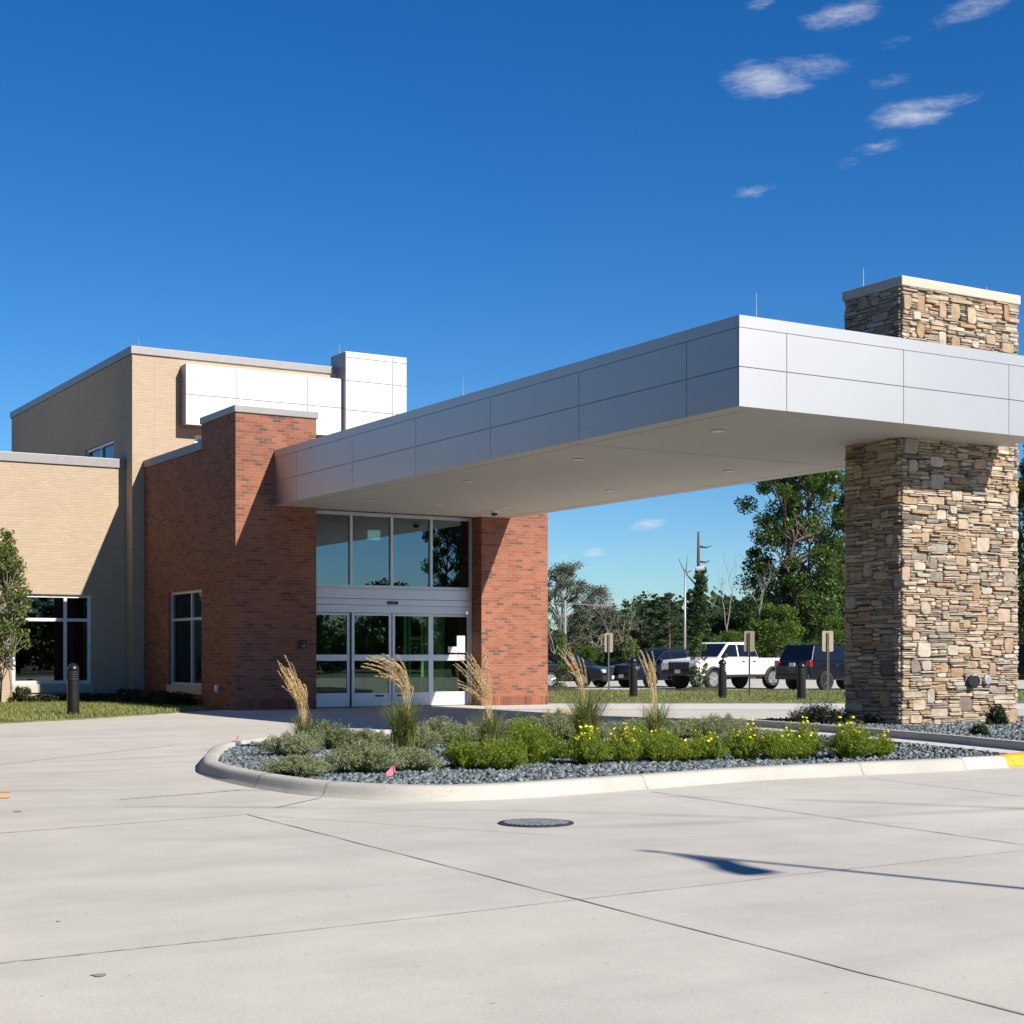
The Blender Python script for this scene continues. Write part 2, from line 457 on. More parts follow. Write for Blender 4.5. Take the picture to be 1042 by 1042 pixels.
# worn yellow dabs on the paving
ym = MB()
rr = random.Random(3)
for cx, cy, s in ((2, 812, .12), (-4, 806, .16), (460/2+192, 811, .06)):
    c = gp(cx, cy)
    pts = []
    for k in range(9):
        a = k / 9 * 2 * math.pi; r_ = s * rr.uniform(.5, 1.1)
        pts.append((c[0] + math.cos(a) * r_, c[1] + math.sin(a) * r_, .004))
    ym.poly(pts)
a, b = gp(566, 726), gp(606, 724)
ym.poly([(a[0], a[1], .004), (b[0], b[1], .004), (b[0]+.1, b[1]+.6, .004), (a[0]+.1, a[1]+.5, .004)])
tag(ym.build('yellow_markings', M['yellow']), kind='structure')
om = MB()
for cx, cy, s in ((101, 993, .034), (18, 826, .04), (59, 938, .012), (354, 912, .008), (402, 892, .008)):
    c = gp(cx, cy)
    om.poly([(c[0] + math.cos(k/10*6.283) * s * rr.uniform(.6, 1.2), c[1] + math.sin(k/10*6.283) * s * rr.uniform(.6, 1.2), .004) for k in range(10)])
tag(om.build('pavement_stains', plain('oil_stain', (.27, .245, .21), .7)), kind='structure')

# lawns
lawn_pts = [gp(-250, 760)[:2], gp(0, 736.5)[:2], gp(80, 732.5)[:2], gp(161, 727)[:2], gp(203, 723.5)[:2], (13.74, 36.4), (13.9, 43.2), (13.5, 44.3), (-45, 44.3)]
sheet('lawn', lawn_pts, 0.03, M['lawn'], thick=.06)
bed = [(13.73, 37.4), (13.73, 43.0), (13.3, 44.2), (-20, 44.2), (-20, 42.9), (9.4, 42.6), (12.4, 42.1), (12.9, 37.4)]
sheet('planting_bed', bed, 0.035, M['soil'])
strip_pts = [gp(500, 716)[:2], gp(1100, 716)[:2], gp(1100, 704)[:2], gp(500, 703)[:2]]
sheet('verge', strip_pts, 0.05, M['lawn'], thick=.1)
wp = [gp(440, 722.2)[:2], gp(1100, 722.5)[:2], gp(1100, 716)[:2], gp(440, 716)[:2]]
sheet('footpath', wp, 0.004, M['concrete_new'])
km = MB()
strip(km, [gp(440, 722.2), gp(1100, 722.5)], .03, .008)
tag(km.build('footpath_joint', M['joint']), kind='structure')

def in_poly(pts, x, y):
    c = False; j = len(pts) - 1
    for i in range(len(pts)):
        xi, yi = pts[i][0], pts[i][1]; xj, yj = pts[j][0], pts[j][1]
        if (yi > y) != (yj > y) and x < (xj - xi) * (y - yi) / (yj - yi) + xi: c = not c
        j = i
    return c
def blades(name, regions, n, hmin, hmax, w, mat, seed, z):
    r = np.random.default_rng(seed)
    V = []
    for pts, share in regions:
        xs = [p[0] for p in pts]; ys = [p[1] for p in pts]
        k = 0; want = int(n * share)
        while k < want:
            x = r.uniform(min(xs), max(xs)); y = r.uniform(min(ys), max(ys))
            if not in_poly(pts, x, y): continue
            k += 1
            V.append((x, y))
    P = np.array(V); m = len(P)
    an = r.uniform(0, 6.283, m); h = r.uniform(hmin, hmax, m); ww = w * r.uniform(.7, 1.3, m)
    lean = r.normal(0, .45, (m, 2)) * h[:, None]
    b0 = np.stack([P[:, 0] - np.cos(an)*ww, P[:, 1] - np.sin(an)*ww, np.full(m, z)], 1)
    b1 = np.stack([P[:, 0] + np.cos(an)*ww, P[:, 1] + np.sin(an)*ww, np.full(m, z)], 1)
    tp = np.stack([P[:, 0] + lean[:, 0], P[:, 1] + lean[:, 1], z + h], 1)
    verts = np.stack([b0, b1, tp], 1).reshape(-1, 3)
    return np_mesh(name, verts, np.arange(3*m).reshape(-1, 3), mat)
vis_lawn = [gp(-30, 739)[:2], gp(0, 736.5)[:2], gp(80, 732.5)[:2], gp(161, 727)[:2], gp(203, 723.5)[:2], (13.6, 36.4), (12.9, 37.4), (12.4, 42.1), (9.4, 42.6), (0, 42.7)]
g = blades('lawn_grass', [(vis_lawn, .6), ([gp(550, 715.6)[:2], gp(1050, 715.6)[:2], gp(1050, 704.3)[:2], gp(550, 703.4)[:2]], .4)], 60000, .03, .10, .012, M['grass'], 4, .04)
tag(g, 'short mown grass blades on the lawn strips', 'grass', kind='stuff')

# ---------------------------------------------------------------- raised island
def catmull(pts, n=8, closed=True):
    out = []; m = len(pts)
    for i in range(m):
        p0, p1, p2, p3 = (Vector(pts[(i+k-1) % m][:2]) for k in range(4))
        for j in range(n):
            t = j / n
            q = 0.5 * ((2*p1) + (-p0+p2)*t + (2*p0-5*p1+4*p2-p3)*t*t + (-p0+3*p1-3*p2+p3)*t**3)
            out.append((q.x, q.y))
    return out
isl = [gp(1035, 781), gp(985, 784), gp(880, 789), gp(780, 794), gp(660, 803), gp(520, 813), gp(420, 815.5), gp(327, 811), gp(270, 804), gp(225, 795),
       gp(203, 788), gp(200, 783), (6.55, 18.2), (7.5, 20.2), (8.9, 21.7), (10.5, 22.4), (12.6, 22.7), (15, 22.7), (17.0, 22.6), (20, 22.7), (24, 22.8), (25, 20), (24.6, 17), (20, 14.7), (16.5, 13.3)]
isl = [(p[0], p[1]) for p in isl]
OUT = catmull(isl, 8)
def inset(poly, d):
    m = len(poly); out = []
    for i in range(m):
        a = Vector(poly[i-1]); b = Vector(poly[(i+1) % m])
        t = (b - a).normalized()
        n = Vector((-t.y, t.x))
        out.append((poly[i][0] + n.x * d, poly[i][1] + n.y * d))
    return out
# orientation check: make the list counter-clockwise so that +normal points in
area = sum(OUT[i-1][0]*OUT[i][1] - OUT[i][0]*OUT[i-1][1] for i in range(len(OUT)))
if area < 0: OUT.reverse()
prof = [(0.0, -0.01), (0.006, 0.004), (0.026, 0.016), (0.046, 0.05), (0.064, 0.092), (0.082, 0.118), (0.105, 0.129), (0.135, 0.133), (0.222, 0.134), (0.234, 0.128), (0.24, 0.0)]
rows = []
for d, z in prof:
    r_ = inset(OUT, d)
    rows.append([(p[0], p[1], z) for p in r_] + [(r_[0][0], r_[0][1], z)])
km = MB(); km.grid(rows)
kerb = km.build('island_kerb', M['kerb'], smooth=True); tag(kerb, kind='structure')
kj = MB()
for px in (664, 884, 256, 327, 1008):       # joints across the kerb
    k = min(range(len(OUT)), key=lambda i: (abs(((OUT[i][0]*Rx+OUT[i][1]*Ry)/(OUT[i][0]*Fx+OUT[i][1]*Fy))*FPX+521-px) + (0 if OUT[i][0]*Fx+OUT[i][1]*Fy < 18.5 else 1e4)))
    wgt = .012 if px != 256 and px != 327 else .022
    pts = [(inset(OUT, d)[k], z) for d, z in prof[:-1]]
    t = (Vector(OUT[(k+1) % len(OUT)]) - Vector(OUT[k-1])).normalized()
    kj.grid([[(p[0]-t.x*wgt/2, p[1]-t.y*wgt/2, z+.004), (p[0]+t.x*wgt/2, p[1]+t.y*wgt/2, z+.004)] for p, z in pts])
tag(kj.build('kerb_joints', M['joint'], smooth=False), kind='structure')
# fresh kerb section and yellow painted end
def kerb_cover(name, pxa, pxb, mat, dz):
    idx = [i for i in range(len(OUT)) if OUT[i][0]*Fx+OUT[i][1]*Fy < 22 and pxa <= (OUT[i][0]*Rx+OUT[i][1]*Ry)/(OUT[i][0]*Fx+OUT[i][1]*Fy)*FPX+521 <= pxb and OUT[i][1] < 15]
    idx.sort(key=lambda i: (OUT[i][0]*Rx+OUT[i][1]*Ry)/(OUT[i][0]*Fx+OUT[i][1]*Fy))
    mb = MB(); rows = []
    for d, z in prof[1:-1]:
        r_ = inset(OUT, d - .003)
        rows.append([(r_[i][0], r_[i][1], z + dz) for i in idx])
    mb.grid(rows)
    tag(mb.build(name, mat, smooth=True), kind='structure')
PL = [(17.72, 22.25), (17.45, 20.2), (17.0, 17.55), (16.55, 15.6), (16.0, 13.75), (15.86, 13.35)]   # planter kerb line
IN = inset(OUT, .238)
tag((lambda mb: (mb.poly([(p[0], p[1], .03) for p in IN]), mb.build('gravel_bed', M['gravel_bed']))[1])(MB()), kind='structure')
# planter kerb wall
mb = MB()
wl = []
for i, p in enumerate(PL):
    a = Vector(PL[max(i-1, 0)]); b = Vector(PL[min(i+1, len(PL)-1)])
    d = (b - a).normalized(); n = Vector((-d.y, d.x))       # towards +X side
    if n.x < 0: n = -n
    wl.append((p, (p[0] + n.x*.16, p[1] + n.y*.16), (p[0] - n.x*.42, p[1] - n.y*.42)))
mb.grid([[(w[0][0], w[0][1], .0) for w in wl], [(w[0][0], w[0][1], .185) for w in wl], [(w[0][0]+.012, w[0][1], .20) for w in wl],
         [(w[1][0]-.012, w[1][1], .20) for w in wl], [(w[1][0], w[1][1], .185) for w in wl], [(w[1][0], w[1][1], .0) for w in wl]])
tag(mb.build('planter_kerb', M['kerb']), kind='structure')
mb = MB()
mb.grid([[(w[2][0], w[2][1], .0) for w in wl], [(w[2][0], w[2][1], .082) for w in wl], [(w[0][0]-.002, w[0][1], .090) for w in wl]])
tag(mb.build('gutter_strip', M['concrete_new']), kind='structure')
mb = MB()
mb.poly([(w[1][0], w[1][1], .10) for w in wl] + [(20, 15.0, .10), (24.2, 17.2, .10), (24.5, 20, .10), (23.6, 22.3, .10)])
tag(mb.build('planter_bed', M['gravel_bed']), kind='structure')

def rocks(name, sampler, n, smin, smax, mat, seed, zf):
    r = np.random.default_rng(seed)
    P = []
    while len(P) < n:
        p = sampler(r)
        if p is not None: P.append(p)
    P = np.array(P)
    cube = np.array([(-1,-1,-1),(1,-1,-1),(1,1,-1),(-1,1,-1),(-1,-1,1),(1,-1,1),(1,1,1),(-1,1,1)], float)
    S = r.uniform(smin, smax, (n, 1)) * r.uniform(.55, 1.15, (n, 3)); S[:, 2] *= .75
    V = cube[None] * (1 + r.uniform(-.38, .25, (n, 8, 1))) * r.uniform(.7, 1.1, (n, 8, 3)) * S[:, None, :] * .5
    ax = r.normal(size=(n, 3)); ax /= np.linalg.norm(ax, axis=1)[:, None]
    an = r.uniform(-1.1, 1.1, n); az = r.uniform(0, 6.283, n)
    c, s = np.cos(az), np.sin(az)
    V = np.stack([V[..., 0]*c[:, None]-V[..., 1]*s[:, None], V[..., 0]*s[:, None]+V[..., 1]*c[:, None], V[..., 2]], -1)
    cr = np.cross(ax[:, None, :], V); dt = (ax[:, None, :] * V).sum(-1, keepdims=True)
    V = V*np.cos(an)[:, None, None] + cr*np.sin(an)[:, None, None] + ax[:, None, :]*dt*(1-np.cos(an))[:, None, None]
    V[..., 0] += P[:, 0, None]; V[..., 1] += P[:, 1, None]; V[..., 2] += (zf + r.uniform(-.008, .03, n))[:, None]
    fq = np.array([(0,3,2,1),(4,5,6,7),(0,1,5,4),(1,2,6,5),(2,3,7,6),(3,0,4,7)])
    Fc = (fq[None] + (np.arange(n)*8)[:, None, None]).reshape(-1, 4)
    return np_mesh(name, V.reshape(-1, 3), Fc, mat)
IN2 = inset(OUT, .265)
def plx(y):        # x of the planter kerb at y
    for a, b in zip(PL, PL[1:]):
        if b[1] <= y <= a[1]: return b[0] + (a[0]-b[0])*(y-b[1])/(a[1]-b[1])
    return PL[-1][0] if y < PL[-1][1] else PL[0][0]
def s_isl(r):
    x = r.uniform(6, 18); y = r.uniform(11.5, 22.6)
    if x > plx(y) - .40 or not in_poly(IN2, x, y): return None
    # thin out where shrubs and distance hide the bed
    k = x*Fx + y*Fy
    if k > 18.5 and r.random() < (.8 if x > 8.6 else .3): return None
    return (x, y)
tag(rocks('slate_gravel', s_isl, 26000, .034, .066, M['gravel'], 8, .048), 'blue grey slate gravel filling the kerbed island', 'gravel', kind='stuff')
def s_pl(r):
    x = r.uniform(16, 24); y = r.uniform(13.6, 22.4)
    if x < plx(y) + .18 or not in_poly(IN2, x, y) or (19.1 < x < 22 and 19 < y < 20.5): return None
    if y > 19.5 and r.random() < .6: return None
    return (x, y)
tag(rocks('planter_gravel', s_pl, 9500, .036, .07, M['gravel'], 9, .12), 'blue grey slate gravel around the foot of the stone pillar', 'gravel', kind='stuff')

# ================================================================ BUILDINGS
def wall_cells(u0, u1, z0, z1, holes):
    us = sorted({u0, u1} | {h[0] for h in holes} | {h[1] for h in holes})
    zs = sorted({z0, z1} | {h[2] for h in holes} | {h[3] for h in holes})
    for a, b in zip(us, us[1:]):
        run = None
        for c, d in zip(zs, zs[1:]):
            hole = any(h[0] - 1e-6 <= a and b <= h[1] + 1e-6 and h[2] - 1e-6 <= c and d <= h[3] + 1e-6 for h in holes)
            if not hole: yield a, b, c, d
def wall_y(mb, X0, X1, z0, z1, Y0, th, holes=()):
    for a, b, c, d in wall_cells(X0, X1, z0, z1, list(holes)): mb.box(a, b, Y0, Y0 + th, c, d)
def wall_x(mb, Y0, Y1, z0, z1, X0, th, holes=()):
    for a, b, c, d in wall_cells(Y0, Y1, z0, z1, list(holes)): mb.box(X0, X0 + th, a, b, c, d)

def window(parent, axis, u0, u1, z0, z1, p, vbars, hbars, gmat, fmat, sill=0.0, depth=.12, bw=.055, name='window', label=None):
    """frame in the wall plane at p (recess towards +), panes and sill as sub-parts"""
    fm = MB(); pm = MB()
    def bx(mb, ua, ub, za, zb, d0, d1):
        if axis == 'Y': mb.box(ua, ub, p + d0, p + d1, za, zb)
        else: mb.box(p + d0, p + d1, ua, ub, za, zb)
    d0, d1 = depth - .06, depth + .05
    bx(fm, u0, u0 + bw, z0, z1, d0, d1); bx(fm, u1 - bw, u1, z0, z1, d0, d1)
    bx(fm, u0 + bw, u1 - bw, z0, z0 + bw, d0, d1); bx(fm, u0 + bw, u1 - bw, z1 - bw, z1, d0, d1)
    for v in vbars: bx(fm, v - bw/2, v + bw/2, z0 + bw, z1 - bw, d0 + .003, d1 - .003)
    for h in hbars: bx(fm, u0 + bw, u1 - bw, h - bw/2, h + bw/2, d0 + .006, d1 - .006)
    bx(pm, u0 + .02, u1 - .02, z0 + .02, z1 - .02, depth + .0, depth + .012)
    f = fm.build(name, fmat, parent)
    if label: f['label'] = label
    pm.build('pane', gmat, f)
    if sill:
        sm = MB(); bx(sm, u0 - .05, u1 + .05, z0 - sill, z0 - .002, -.05, depth + .05)
        sm.build('sill', M['cap'], f)
    return f
def coping(parent, boxes, mat, name='coping'):
    mb = MB()
    for b in boxes: mb.box(*b)
    return mb.build(name, mat, parent, bevel=.012)

YB = 35.63
XP0, XP1, XP2, XP3 = 13.74, 15.85, 20.58, 22.65
XW = 13.90; YT = 43.10; XT = 13.55; YL = 43.72
S_OFF = 5.0
# ---- red brick entrance block
bb = empty('brick_entrance_building', (18.2, 39, 0), 0, 'red brick entrance block with sliding glass doors under the canopy', 'building')
z_pier = zat(412, onY(239.8, YB)[1]); z_wing = 6.83
wy0, _ = onX(171.6, XW); wy1 = 38.2
wx = lambda px: onX(px, XW)
tw = onX(190, XW)[1]
wz0, wz1 = zat(697.5, tw), zat(601, tw)
ya, yb = sorted((wx(171.6)[0], wx(207.5)[0]))
mb = MB()
mb.box(XP0, XP1, YB, 38.0, 0, z_pier - .17)                     # left pier
mb.box(XP2, XP3, YB, 38.0, 0, 6.2)                              # right pier
wall_x(mb, 38.0, YT - .002, 0, z_wing - .22, XW, .3, [(ya, yb, wz0, wz1)])
wall_y(mb, XP1, XP2, 5.02, 6.2, 35.9, .35)                      # lintel over the doors
mb.box(22.3, 22.6, 38.0, YT - .002, 0, 6.2)
mb.box(XW + .3, 22.3, 38.0, YT - .002, 6.0, 6.2)                # roof
mb.build('wall', M['brick'], bb, uv=True)
M['soldier'] = island_mat('soldier_brick', [(0, (.13, .055, .04)), (.3, (.22, .08, .045)), (1, (.30, .11, .06))], .85, 20)
for (a, b) in ((XP0, XP1), (XP2, XP3)):                          # soldier course at the foot of the piers
    sol = MB()
    n = int((b - a) / .082)
    w_ = (b - a) / n
    for i in range(n): sol.box(a + i*w_ + .005, a + (i+1)*w_ - .005, YB - .006, YB + .05, .005, .235)
    sol.build('soldier_course', M['soldier'], bb)
coping(bb, [(XP0 - .04, XP1 + .04, YB - .04, 38.04, z_pier - .17, z_pier)], M['coping'])
coping(bb, [(XW - .04, XW + .34, 38.04, YT - .01, z_wing - .22, z_wing)], M['dark_coping'])
window(bb, 'X', ya, yb, wz0, wz1, XW, [onX(192.5, XW)[0]], [zat(630, tw)], M['glass_dark'], M['alu'], sill=.22, bw=.07)
# storefront
YS = 36.20
xs = [onY(p, YS)[0] for p in (315.5, 356.5, 397.8, 438.0, 478.5)]
ts = onY(400, YS)[1]
z_hd, z_door, z_mid = 3.08, 2.42, 1.27
sf = MB()
for i, x in enumerate(xs):
    sf.box(x - .035, x + .035, YS - .06, YS + .08, z_hd, 4.99)
sf.box(xs[0], xs[4], YS - .055, YS + .075, 4.90, 4.985)
sf.box(xs[0], xs[4], YS - .055, YS + .075, z_hd - .04, z_hd + .05)
sf.box(xs[4] - .01, XP2 - .003, YS - .058, YS + .078, .0, 4.985)
sf.box(XP1 + .003, xs[0] + .01, YS - .058, YS + .078, .0, 4.985)
sf.build('storefront_frame', M['alu'], bb)
for i in range(4):
    pm = MB(); pm.box(xs[i] + .036, xs[i+1] - .036, YS + .0, YS + .012, z_hd + .052, 4.898)
    pm.build('transom_pane', M['glass_up'], bb)
hm = MB()
hm.box(xs[0] + .012, xs[4] - .012, YS - .10, YS + .07, z_door + .36, z_hd - .042)
hm.box(xs[0] + .012, xs[4] - .012, YS - .115, YS + .07, z_door + .20, z_door + .354)
hm.box(xs[0] + .012, xs[4] - .012, YS - .10, YS + .07, z_door + .0, z_door + .194)
hd = hm.build('door_header', M['alu'], bb, bevel=.008)
sm = MB(); c = onY(399.5, YS - .12)[0]
sm.box(c - .15, c + .15, YS - .165, YS - .116, z_door + .225, z_door + .30)
sm.build('door_sensor', M['black'], hd, bevel=.015)
for i in range(4):
    yo = YS - .03 if i in (1, 2) else YS + .03
    a, b = xs[i] + .014, xs[i+1] - .014
    dm = MB()
    st = .075
    dm.box(a, a + st, yo - .03, yo + .03, .02, z_door - .004); dm.box(b - st, b, yo - .03, yo + .03, .02, z_door - .004)
    dm.box(a + st, b - st, yo - .028, yo + .028, .02, .37); dm.box(a + st, b - st, yo - .028, yo + .028, z_door - .07, z_door - .006)
    dm.box(a + st, b - st, yo - .028, yo + .028, z_mid - .08, z_mid + .08)
    d = dm.build('door_panel', M['alu'], bb, bevel=.006)
    pm = MB()
    pm.box(a + st - .01, b - st + .01, yo - .006, yo + .006, .36, z_mid - .07)
    pm.box(a + st - .01, b - st + .01, yo - .006, yo + .006, z_mid + .07, z_door - .06)
    pm.build('pane', M['glass_door'], d)
    if i in (1, 2):
        lk = MB(); mx = (a + b)/2 + (.22 if i == 1 else -.30); lk.box(mx - .13, mx + .13, yo - .045, yo - .0285, .27, .315); lk.build('floor_lock', M['black'], d, bevel=.008)
# interior seen dimly through the glass
im = MB()
im.box(XP1, XP2, 42.6, 42.8, 0, 5.9); im.box(XP1 - .1, XP1 + .02, 38.0, 42.6, 0, 5.9); im.box(XP2 + .4, XP2 + .5, 38.0, 42.6, 0, 5.9)
im.build('interior_wall', M['interior'], bb)
im = MB(); im.box(XW + .32, 22.28, 36.3, YT - .02, -.02, .012)
im.build('interior_floor', M['interior_floor'], bb)
im = MB()
def iv(px, Y): return onY(px, Y)[0]
Yi = 37.6
for a, b, z0, z1 in ((411, 414, .3, 2.42), (416, 418, .1, 2.42), (428.5, 431, .1, 2.42), (433, 435.5, .1, 2.42), (442.5, 452.5, .1, 2.45)):
    im.box(iv(a, Yi), iv(b, Yi), Yi, Yi + .06, z0, z1)
im.box(iv(418, Yi), iv(428.5, Yi), Yi + .003, Yi + .057, .1, .25)
im.box(iv(418, Yi), iv(428.5, Yi), Yi + .003, Yi + .057, 1.75, 1.84)
im.build('vestibule_frame', M['green_strip'], bb)

im = MB(); im.box(XW + .32, 22.28, 36.3, YT - .02, 5.0, 5.03); im.build('interior_ceiling', M['interior'], bb)
lm = bpy.data.materials.new('lit_ceiling_panel'); lm.use_nodes = True
lb = lm.node_tree.nodes['Principled BSDF']; lb.inputs['Emission Color'].default_value = (.92, 1.0, .88, 1); lb.inputs['Emission Strength'].default_value = 4.0
yl = 38.6; xl = onY(380.5, yl)[0]
im = MB(); im.box(xl - .17, xl + .17, yl - .05, yl + .05, 4.50, 4.76); im.build('ceiling_lamp', lm, bb)
# things on the entrance
def wall_box(name, x0, x1, y0, y1, z0, z1, mat, label, cat):
    mb = MB(); mb.box(x0, x1, y0, y1, z0, z1)
    o = mb.build(name, mat, bevel=.012); return tag(o, label, cat)
cx, cz = onY(308, YB)[0], zat(656, onY(308, YB)[1])
t = empty('card_reader', (cx, YB, cz), 0, 'small black card reader box on the shaded brick left of the doors', 'card reader')
mb = MB(); mb.box(cx - .10, cx + .10, YB - .06, YB - .002, cz - .11, cz + .11); mb.build('housing', M['black'], t, bevel=.012)
mb = MB(); mb.box(cx - .02, cx + .025, YB - .066, YB - .06, cz - .055, cz - .02); mb.build('button', M['steel'], t)
yy, tt = onX(222.5, XP0); cz = zat(701, tt)
t = empty('wall_outlet', (XP0, yy, cz), 0, 'small pale outlet cover low on the shaded brick beside the window', 'outlet')
mb = MB(); mb.box(XP0 - .03, XP0 - .002, yy - .11, yy + .11, cz - .10, cz + .10); mb.build('back_plate', M['steel'], t)
mb = MB(); mb.box(XP0 - .09, XP0 - .03, yy - .09, yy + .09, cz - .08, cz + .09); mb.build('cover', M['alu'], t, bevel=.02)
def notice(px0, px1, py0, py1, mat, label, off=.012):
    Y = YS - off
    a, t1 = onY(px0, Y); b, _ = onY(px1, Y)
    mb = MB(); mb.box(a, b, Y - .004, Y, zat(py1, t1), zat(py0, t1))
    tag(mb.build('paper_notice', mat), label, 'notice')
notice(465, 473, 647, 664, M['paper'], 'tall white paper notice taped inside the right hand door glass')
notice(456, 470, 658, 664, M['pinkpaper'], 'low pinkish paper notice taped just above the door mid rail', .019)

# ---- tall tan block
ztan = 10.04
tb = empty('tan_brick_block', (18, 50, 0), 0, 'tall tan brick block with white metal panels behind the red brick entrance', 'building')
tl = onX(100, XT)[1]
# upper window on its left face
uy = sorted((onX(86.5, XT)[0], onX(115.5, XT)[0])); uz1 = zat(447, onX(115.5, XT)[1]) ; uz0 = uz1 - 1.5
uy2 = sorted((onX(66, XT)[0], onX(80, XT)[0]))
fx0 = onY(198.5, YT)[0]; ft = onY(198.5, YT)[1]; fz1 = zat(442.5, ft); fz0 = fz1 - 1.3
mb = MB()
wall_x(mb, YT, 57.1, 0, ztan - .22, XT, .3, [(uy[0], uy[1], uz0, uz1), (uy2[0], uy2[1], uz0, uz1)])
wall_y(mb, XT + .3, 21.85, 0, ztan - .22, YT, .3, [(fx0, fx0 + 3.2, fz0, fz1)])
mb.box(21.55, 21.85, YT + .3, 57.1, 0, ztan - .22)
mb.box(XT + .3, 21.55, 56.8, 57.1, 0, ztan - .22)
mb.box(XT + .3, 21.55, YT + .3, 56.8, 9.2, 9.4)
mb.build('wall', M['tan'], tb, uv=True)
coping(tb, [(XT - .05, 21.9, YT - .05, YT + .4, ztan - .22, ztan), (XT - .05, XT + .35, YT + .4, 57.15, ztan - .22, ztan), (XT + .35, 21.9, 56.75, 57.15, ztan - .22, ztan)], M['coping'])
window(tb, 'X', uy[0], uy[1], uz0, uz1, XT, [onX(101, XT)[0]], [], M['glass_up'], M['alu'], bw=.08)
window(tb, 'X', uy2[0], uy2[1], uz0, uz1, XT, [], [], M['glass_up'], M['alu'], bw=.08)
window(tb, 'Y', fx0, fx0 + 3.2, fz0, fz1, YT, [fx0 + 1.6], [], M['glass_up'], M['white'], bw=.1)
M['sealant'] = plain('brick_sealant', (.40, .30, .19), .9)   # vertical expansion joints in the tan brick
for px in (80.5, 124):
    ej = MB(); y_ = onX(px, XT)[0]; ej.box(XT - .003, XT + .05, y_ - .012, y_ + .012, 5.0, ztan - .225); ej.build('expansion_joint', M['sealant'], tb)
ej = MB(); x_ = onY(157, YT)[0]; ej.box(x_ - .012, x_ + .012, YT - .003, YT + .05, 6.0, ztan - .225)
ej.build('expansion_joint', M['sealant'], tb)
def panel_wall(parent, name, faces, mat, core, cmat):
    """faces: (axis, plane, u edges, z edges, outward sign); panels stand 25 mm proud of a core box toned for the shaded returns"""
    mb = MB(); g = .015
    for axis, p, us, zs in faces:
        for a, b in zip(us, us[1:]):
            for c, d in zip(zs, zs[1:]):
                if axis == 'Y': mb.box(a + g, b - g, p, p + .024, c + g, d - g)
                else: mb.box(p, p + .024, a + g, b - g, c + g, d - g)
    o = mb.build(name, mat, parent)
    cm = MB(); cm.box(*core); cm.build('shade_toned_backing', cmat, o)
    return o
Yp = 42.65
px0, t0 = onY(189, Yp); px1 = onY(349, Yp)[0]
z1 = zat(370, t0); z0 = zat(432, t0); zm = zat(401, t0)
xm = [onY(p, Yp)[0] for p in (241, 313)]
panel_wall(tb, 'metal_panel', [('Y', Yp, [px0, xm[0], xm[1], px1], [z0, zm, z1])], M['white_panel'],
           (px0 + .004, px1, Yp + .012, YT - .004, z0 + .004, z1 - .006), M['coping'])  # grey backing: shade of the white side return put into its colour
mb = MB(); mb.box(px0 + .01, px1 - .01, Yp + .01, YT - .006, z1 - .004, z1 + .012); mb.build('panel_cap', M['white_panel'], tb)
Yp2 = 42.45
qx0, q0 = onY(351.6, Yp2); qx1 = onY(414, Yp2)[0]
qz1 = zat(357.5, q0); 
zs = [5.6, 7.05, 8.35, zat(391, onY(400, Yp2)[1]) + .02, zat(392, q0) + 1.05 if False else 9.45, qz1]
zs = [5.6, 6.6, zat(417, q0), zat(387, q0), zat(363.5, q0), qz1]
xq = onY(399.5, Yp2)[0]
panel_wall(tb, 'tower_panel', [('Y', Yp2, [qx0, xq, qx1], zs)], M['white_panel'],
           (qx0 + .004, qx1 - .004, Yp2 + .012, 43.5, 5.6, qz1 - .006), M['coping'])  # tower side return: its shade is likewise painted as grey backing
mb = MB(); mb.box(qx0 + .002, qx1 - .002, Yp2 + .026, 43.47, qz1 - .004, qz1 + .012); mb.build('panel_cap', M['white_panel'], tb)
def rod(px, py0, py1, t, parent):
    p = at(px, t)
    mb = MB(); mb.tube([(p[0], p[1], zat(py1, t) - .15), (p[0], p[1], zat(py0, t))], [.012, .007], 6)
    mb.tube([(p[0], p[1], zat(py1, t) - .16), (p[0], p[1], zat(py1, t) - .05)], .03, 6)
    mb.build('lightning_rod', M['steel'], parent)
rod(141, 344, 352, 44.2, tb); rod(345.5, 351, 357, 47.5, tb)

# ---- low tan wing
lw = empty('tan_brick_wing', (4, 50, 0), 0, 'low tan brick wing with a wide dark window behind the young tree', 'building')
zl = 6.91
lx0, lt0 = onY(13, YL); lx1, lt1 = onY(93, YL)
lz1, lz0 = zat(605.5, lt1), zat(695.5, lt1)
mb = MB()
wall_y(mb, -22, XT - .003, 0, zl - .26, YL, .35, [(lx0, lx1, lz0, lz1)])
mb.box(-22, XT - .003, YL + .35, 57, 6.2, 6.4); mb.box(-22, -21.7, YL + .35, 57, 0, 6.2); mb.box(-21.7, XT - .003, 56.7, 57, 0, 6.2)
mb.build('wall', M['tan'], lw, uv=True)
coping(lw, [(-22.05, XT - .01, YL - .05, YL + .4, zl - .26, zl)], M['coping'])
window(lw, 'Y', lx0, lx1, lz0, lz1, YL, [onY(67.3, YL)[0]], [zat(631, lt1)], M['glass_dark'], M['white'], sill=.24, depth=.14, bw=.085)
mb = MB(); mb.box(-21, 13, 50, 50.2, 0, 6.1)
mb.build('interior_wall', M['interior'], lw)
bx_, bt = onY(36.5, 49.9), 0
mb = MB(); a = onY(36, 49.9)[0]; mb.box(a, a + 1.3, 49.85, 49.98, 0.02, 2.2); mb.build('interior_door', plain('pale_blue_door', (.45, .55, .6), .6), lw)

